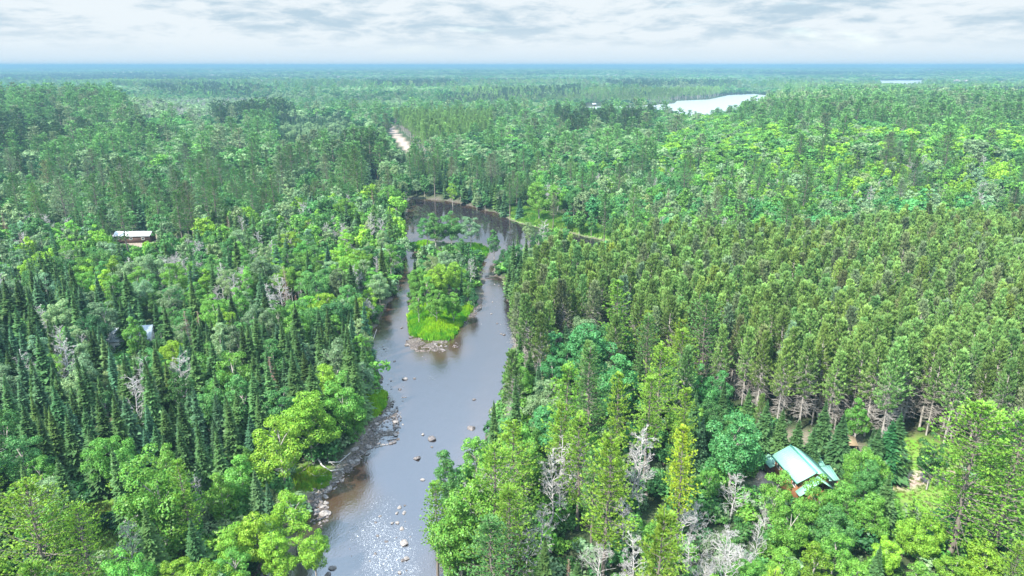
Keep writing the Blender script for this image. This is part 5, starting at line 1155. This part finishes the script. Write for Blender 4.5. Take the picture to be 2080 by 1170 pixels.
TREE_MARKS = [(2000,900,'the crooked-trunk pine'),(1390,930,'the golden yellow pine'),(1615,940,'the green-roofed cabin'),(1502,880,'the cool green maple by the cabin'),(1858,1040,'the small lawn fir'),(1238,930,'the long-trunked pale pine'),(1850,970,'the sunny lawn'),
 (300,960,'the white-trunked birch'),(42,1040,'the corner pine'),(345,710,'the round yellow-lime tree'),(597,650,'the solitary bright tree'),(548,760,'the dead brown spruce'),(268,680,'the pale-roofed cabin'),(272,476,'the white-roofed house'),(690,940,'the driftwood pile'),
 (700,830,'the left bank clump'),(770,825,'the left grassy point'),(590,1060,'the leaning lime tree'),(212,860,'the reddish-leaved tree'),(880,660,'the island grass'),(900,450,'the far island tip'),(1003,500,'the lone channel tree'),(1095,410,'the bright marsh-edge tree'),
 (820,400,'the left end of the pool'),(940,410,'the far shore of the pool'),(1190,465,'the strip of marsh grass'),(1808,340,'the lone hillside pine'),(1200,690,'the cool green edge tree'),(1345,740,'the plantation corner pine'),(1056,700,'the narrow right bank spruce'),(1003,840,'the leaning spruce'),
 (1750,840,'the dense young tree'),(1680,850,'the broad fir behind the cabin'),(1832,870,'the big dark lawn fir'),(882,1030,'the pine nearest the water'),(1310,930,'the tall bare tree'),(805,285,'the gravel road'),(758,350,'the grey shed'),(1060,560,'the right bank spit'),
 (1480,490,'the pale gap behind the plantation'),(450,600,'the wooded middle left'),(100,560,'the left edge of the woods'),(80,800,'the spruces at the left edge'),(400,800,'the heart of the spruce flat'),(200,1090,'the small lawn at lower left'),(160,670,'the dark round tree'),
 (1120,1000,'the bare forked tree'),(1560,1040,'the leaning dead tree'),(1000,940,'the leafy tall pine'),(1100,820,'the silvery rounded tree'),(620,480,'the hardwoods left of the pool'),(400,400,'the pine stand at upper left'),(1500,800,'the open trunks of the plantation'),(1900,800,'the trunks behind the lawn'),
 (1250,560,'the left flank of the plantation'),(1450,600,'the middle of the plantation'),(1650,620,'the deep plantation'),(1850,620,'the right half of the plantation'),(2020,700,'the right edge of the plantation'),(1600,720,'the plantation front rank'),(1750,740,'the tall front pines'),(60,430,'the pines at the left edge')]

for k, L_ in tree_items.items():
    relate(L_, TREE_MARKS, {'B': 'leafy tree', 'S': 'spruce', 'W': 'white pine', 'R': 'red pine', 'D': 'leafless tree', 'U': 'shrub'}[k])


# ------------------------------------------------------------------ driftwood and fallen trunks
def log(name, pts, r, label, br=3, mat=M_DEAD, cat='log'):
    b = MB(); g = np.random.default_rng(len(label)); P = np.array(pts, float); b.tube(P, np.linspace(r, r * .45, len(P)), 7); br_ = MB()
    for i in range(br):
        q = P[0] + (P[-1] - P[0]) * g.uniform(.35, .95); d = (P[-1] - P[0]) / np.linalg.norm(P[-1] - P[0]) * .6 + rdir(1, g)[0] * .9; d[2] = abs(d[2]) * .7
        L_ = g.uniform(.6, 1.6); br_.tube([q, q + d * L_ * .5, q + d * L_ + np.array([0, 0, .1])], [r * .4, r * .28, r * .1], 4)
    o = mesh_obj(name, b, [mat]); tag(o, label, cat, 'driftwood on the left bank')
    if br: mesh_obj('branch', br_, [mat], o)
def gp(px, py, dz=0.25):
    x, y = un(px, py, .4); return (float(x), float(y), max(0, gz(float(x), float(y))) + dz)
log('driftwood_log', [gp(668, 950, .9), gp(690, 944, .7), gp(712, 922, .5)], .13, 'long pale driftwood pole slanting up from the pile to the water', 1)
log('driftwood_log', [gp(642, 940, .9), gp(655, 955, .6), gp(672, 960, .5), gp(698, 953, .4)], .16, 'thick bent pale driftwood trunk in the middle of the pile', 3)
log('driftwood_log', [gp(605, 978, .4), gp(640, 950, .6), gp(668, 935, .8)], .10, 'dark thin log along the inner side of the driftwood pile', 4, M_BARK)
log('driftwood_log', [gp(650, 925, .5), gp(672, 948, .8), gp(700, 962, .4)], .09, 'grey log crossing beneath the bent driftwood trunk', 4, M_GREYBARK)
log('driftwood_log', [gp(612, 960, .3), gp(640, 972, .5), gp(665, 968, .4)], .08, 'small grey log at the grassy side of the pile', 3, M_GREYBARK)
log('fallen_trunk', [gp(742, 705, .4), gp(758, 690, .3), gp(765, 668, .3)], .12, 'fallen bare trunk in the water on the left bank, level with the island grass', 4)
log('fallen_trunk', [gp(985, 560, .3), gp(1003, 562, .5), gp(1022, 556, .6)], .2, 'dark stranded trunk on the right bank spit', 3, M_BARK)
log('fallen_trunk', [gp(733, 808, .5), gp(748, 806, .5), gp(760, 802, .4)], .2, 'dark stump log above the left grassy point', 1, M_BARK)
def brushpile():
    b = MB(); g = np.random.default_rng(12)
    for i in range(70):
        x, y, z = gp(g.uniform(610, 715), g.uniform(930, 975), .1); 
        if water_sd(np.array([x]), np.array([y]))[0] < -.5: continue
        a = g.uniform(0, 3.14); L_ = g.uniform(.6, 1.8); d = np.array([math.cos(a), math.sin(a), g.uniform(-.05, .3)]) * L_
        b.tube([(x, y, z), (x + d[0] * .5, y + d[1] * .5, z + d[2] * .7 + .1), (x + d[0], y + d[1], z + d[2])], [.035, .03, .015], 3)
    tag(mesh_obj('brushwood', b, [M_BARK]), kind='stuff')
brushpile()

# ------------------------------------------------------------------ grass and gravel
def grass_tuft(seed):
    g = np.random.default_rng(seed); b = MB(); n = 34; a = g.uniform(0, 6.28, n); r = g.uniform(0, .55, n); h = g.uniform(.25, .6, n)
    c = np.stack([np.cos(a) * r, np.sin(a) * r, h * .55], 1); u = np.stack([g.normal(size=n) * .12, g.normal(size=n) * .12, h], 1); q = g.uniform(0, 6.28, n)
    v = np.stack([np.cos(q), np.sin(q), np.zeros(n)], 1) * .085; b.cards(c, u, v); return b.mesh('tuft', [M_GRASS])
TUFT = [grass_tuft(k) for k in range(4)]
def in_poly(poly_px, step):
    w = world_poly(poly_px); a = np.array(w); X, Y = np.meshgrid(np.arange(a[:, 0].min(), a[:, 0].max(), step), np.arange(a[:, 1].min(), a[:, 1].max(), step))
    X = (X + g0.uniform(-.5, .5, X.shape) * step).ravel(); Y = (Y + g0.uniform(-.5, .5, Y.shape) * step).ravel(); m = pip(X, Y, w); return X[m], Y[m]
def meadow(name, polys):
    pts, scl, rot, vi, col = [], [], [], [], []
    for poly, step, size, c1, c2 in polys:
        x, y = in_poly(poly, step); z = np.maximum(height(x, y), 0); n = len(x)
        keep = g0.random(n) < .93; f = fbm(x / 3.5, y / 3.5, 77); x, y, z, f = x[keep], y[keep], z[keep], f[keep]; n = len(x)
        hs = size * (.5 + .9 * f) * g0.uniform(.8, 1.25, n); t = np.clip((f - .3) * 2.4 + g0.normal(size=n) * .15, 0, 1)[:, None]
        pts += list(zip(x, y, z - .05)); scl += list(zip(np.full(n, size ** .5), np.full(n, size ** .5), hs)); rot += [(0, 0, q) for q in g0.uniform(0, 6.28, n)]; vi += list(g0.integers(0, 4, n))
        col += list(np.array(c1) * (1 - t) + np.array(c2) * t)
    gn_stuff(name, pts, scl, rot, vi, col, TUFT)
GA, GB = (.09, .33, .02), (.32, .56, .02)
meadow('river_grass', [(P_GRASS_TIP, .5, 1.5, GA, GB), (P_GRASS_SPIT, .6, 1.0, GA, GB), (P_GRASS_IS2, .7, 1.2, GA, GB), (P_MARSH, .9, 1.6, (.08, .25, .03), (.24, .40, .07)), (P_GRASS_L1, .45, 1.2, GA, GB), (P_GRASS_L2, .5, 1.0, GA, (.30, .40, .03))])
meadow('lawn_grass', [(P_LAWN, .8, .35, (.12, .20, .04), (.24, .27, .09)), (P_LAWN_L, .7, .8, (.12, .25, .04), (.28, .34, .10))])
def gravel():
    pts, scl, rot, vi, col = [], [], [], [], []
    for poly, step in ((P_BAR1, .62), (P_BAR2, 1.0), (P_BAR3, .9), (P_BAR5, .55), (P_BAR4, 1.2)):
        x, y = in_poly(poly, step); z = height(x, y); m = z > -.12; x, y, z = x[m], y[m], z[m]; n = len(x); r = .07 + .22 * g0.random(n) ** 2
        pts += list(zip(x, y, np.maximum(z, -.03) + r * .15)); scl += list(zip(r, r * g0.uniform(.7, 1.2, n), r)); rot += list(zip(g0.normal(size=n) * .2, g0.normal(size=n) * .2, g0.uniform(0, 6.28, n))); vi += list(g0.integers(0, 6, n)); col += [(1, 1, 1)] * n
    gn_stuff('gravel', pts, scl, rot, vi, col, [ROCKS[0], WET[1], ROCKS[2], WET[3], WET[4], ROCKS[5]])
gravel()

#HAZEMARK
def build_haze():
    b = MB(); b.box((-46000, -600, -6), (46000, 46500, 74)); m, nt = new_mat('haze')
    v = N(nt, 'ShaderNodeVolumePrincipled', inp={'Density': HAZE_DENSITY, 'Color': (*HAZE_COLOR, 1), 'Anisotropy': 0.0}); o = N(nt, 'ShaderNodeOutputMaterial'); nt.links.new(v.outputs[0], o.inputs['Volume'])
    tag(mesh_obj('haze', b, [m]), kind='stuff')
build_haze()
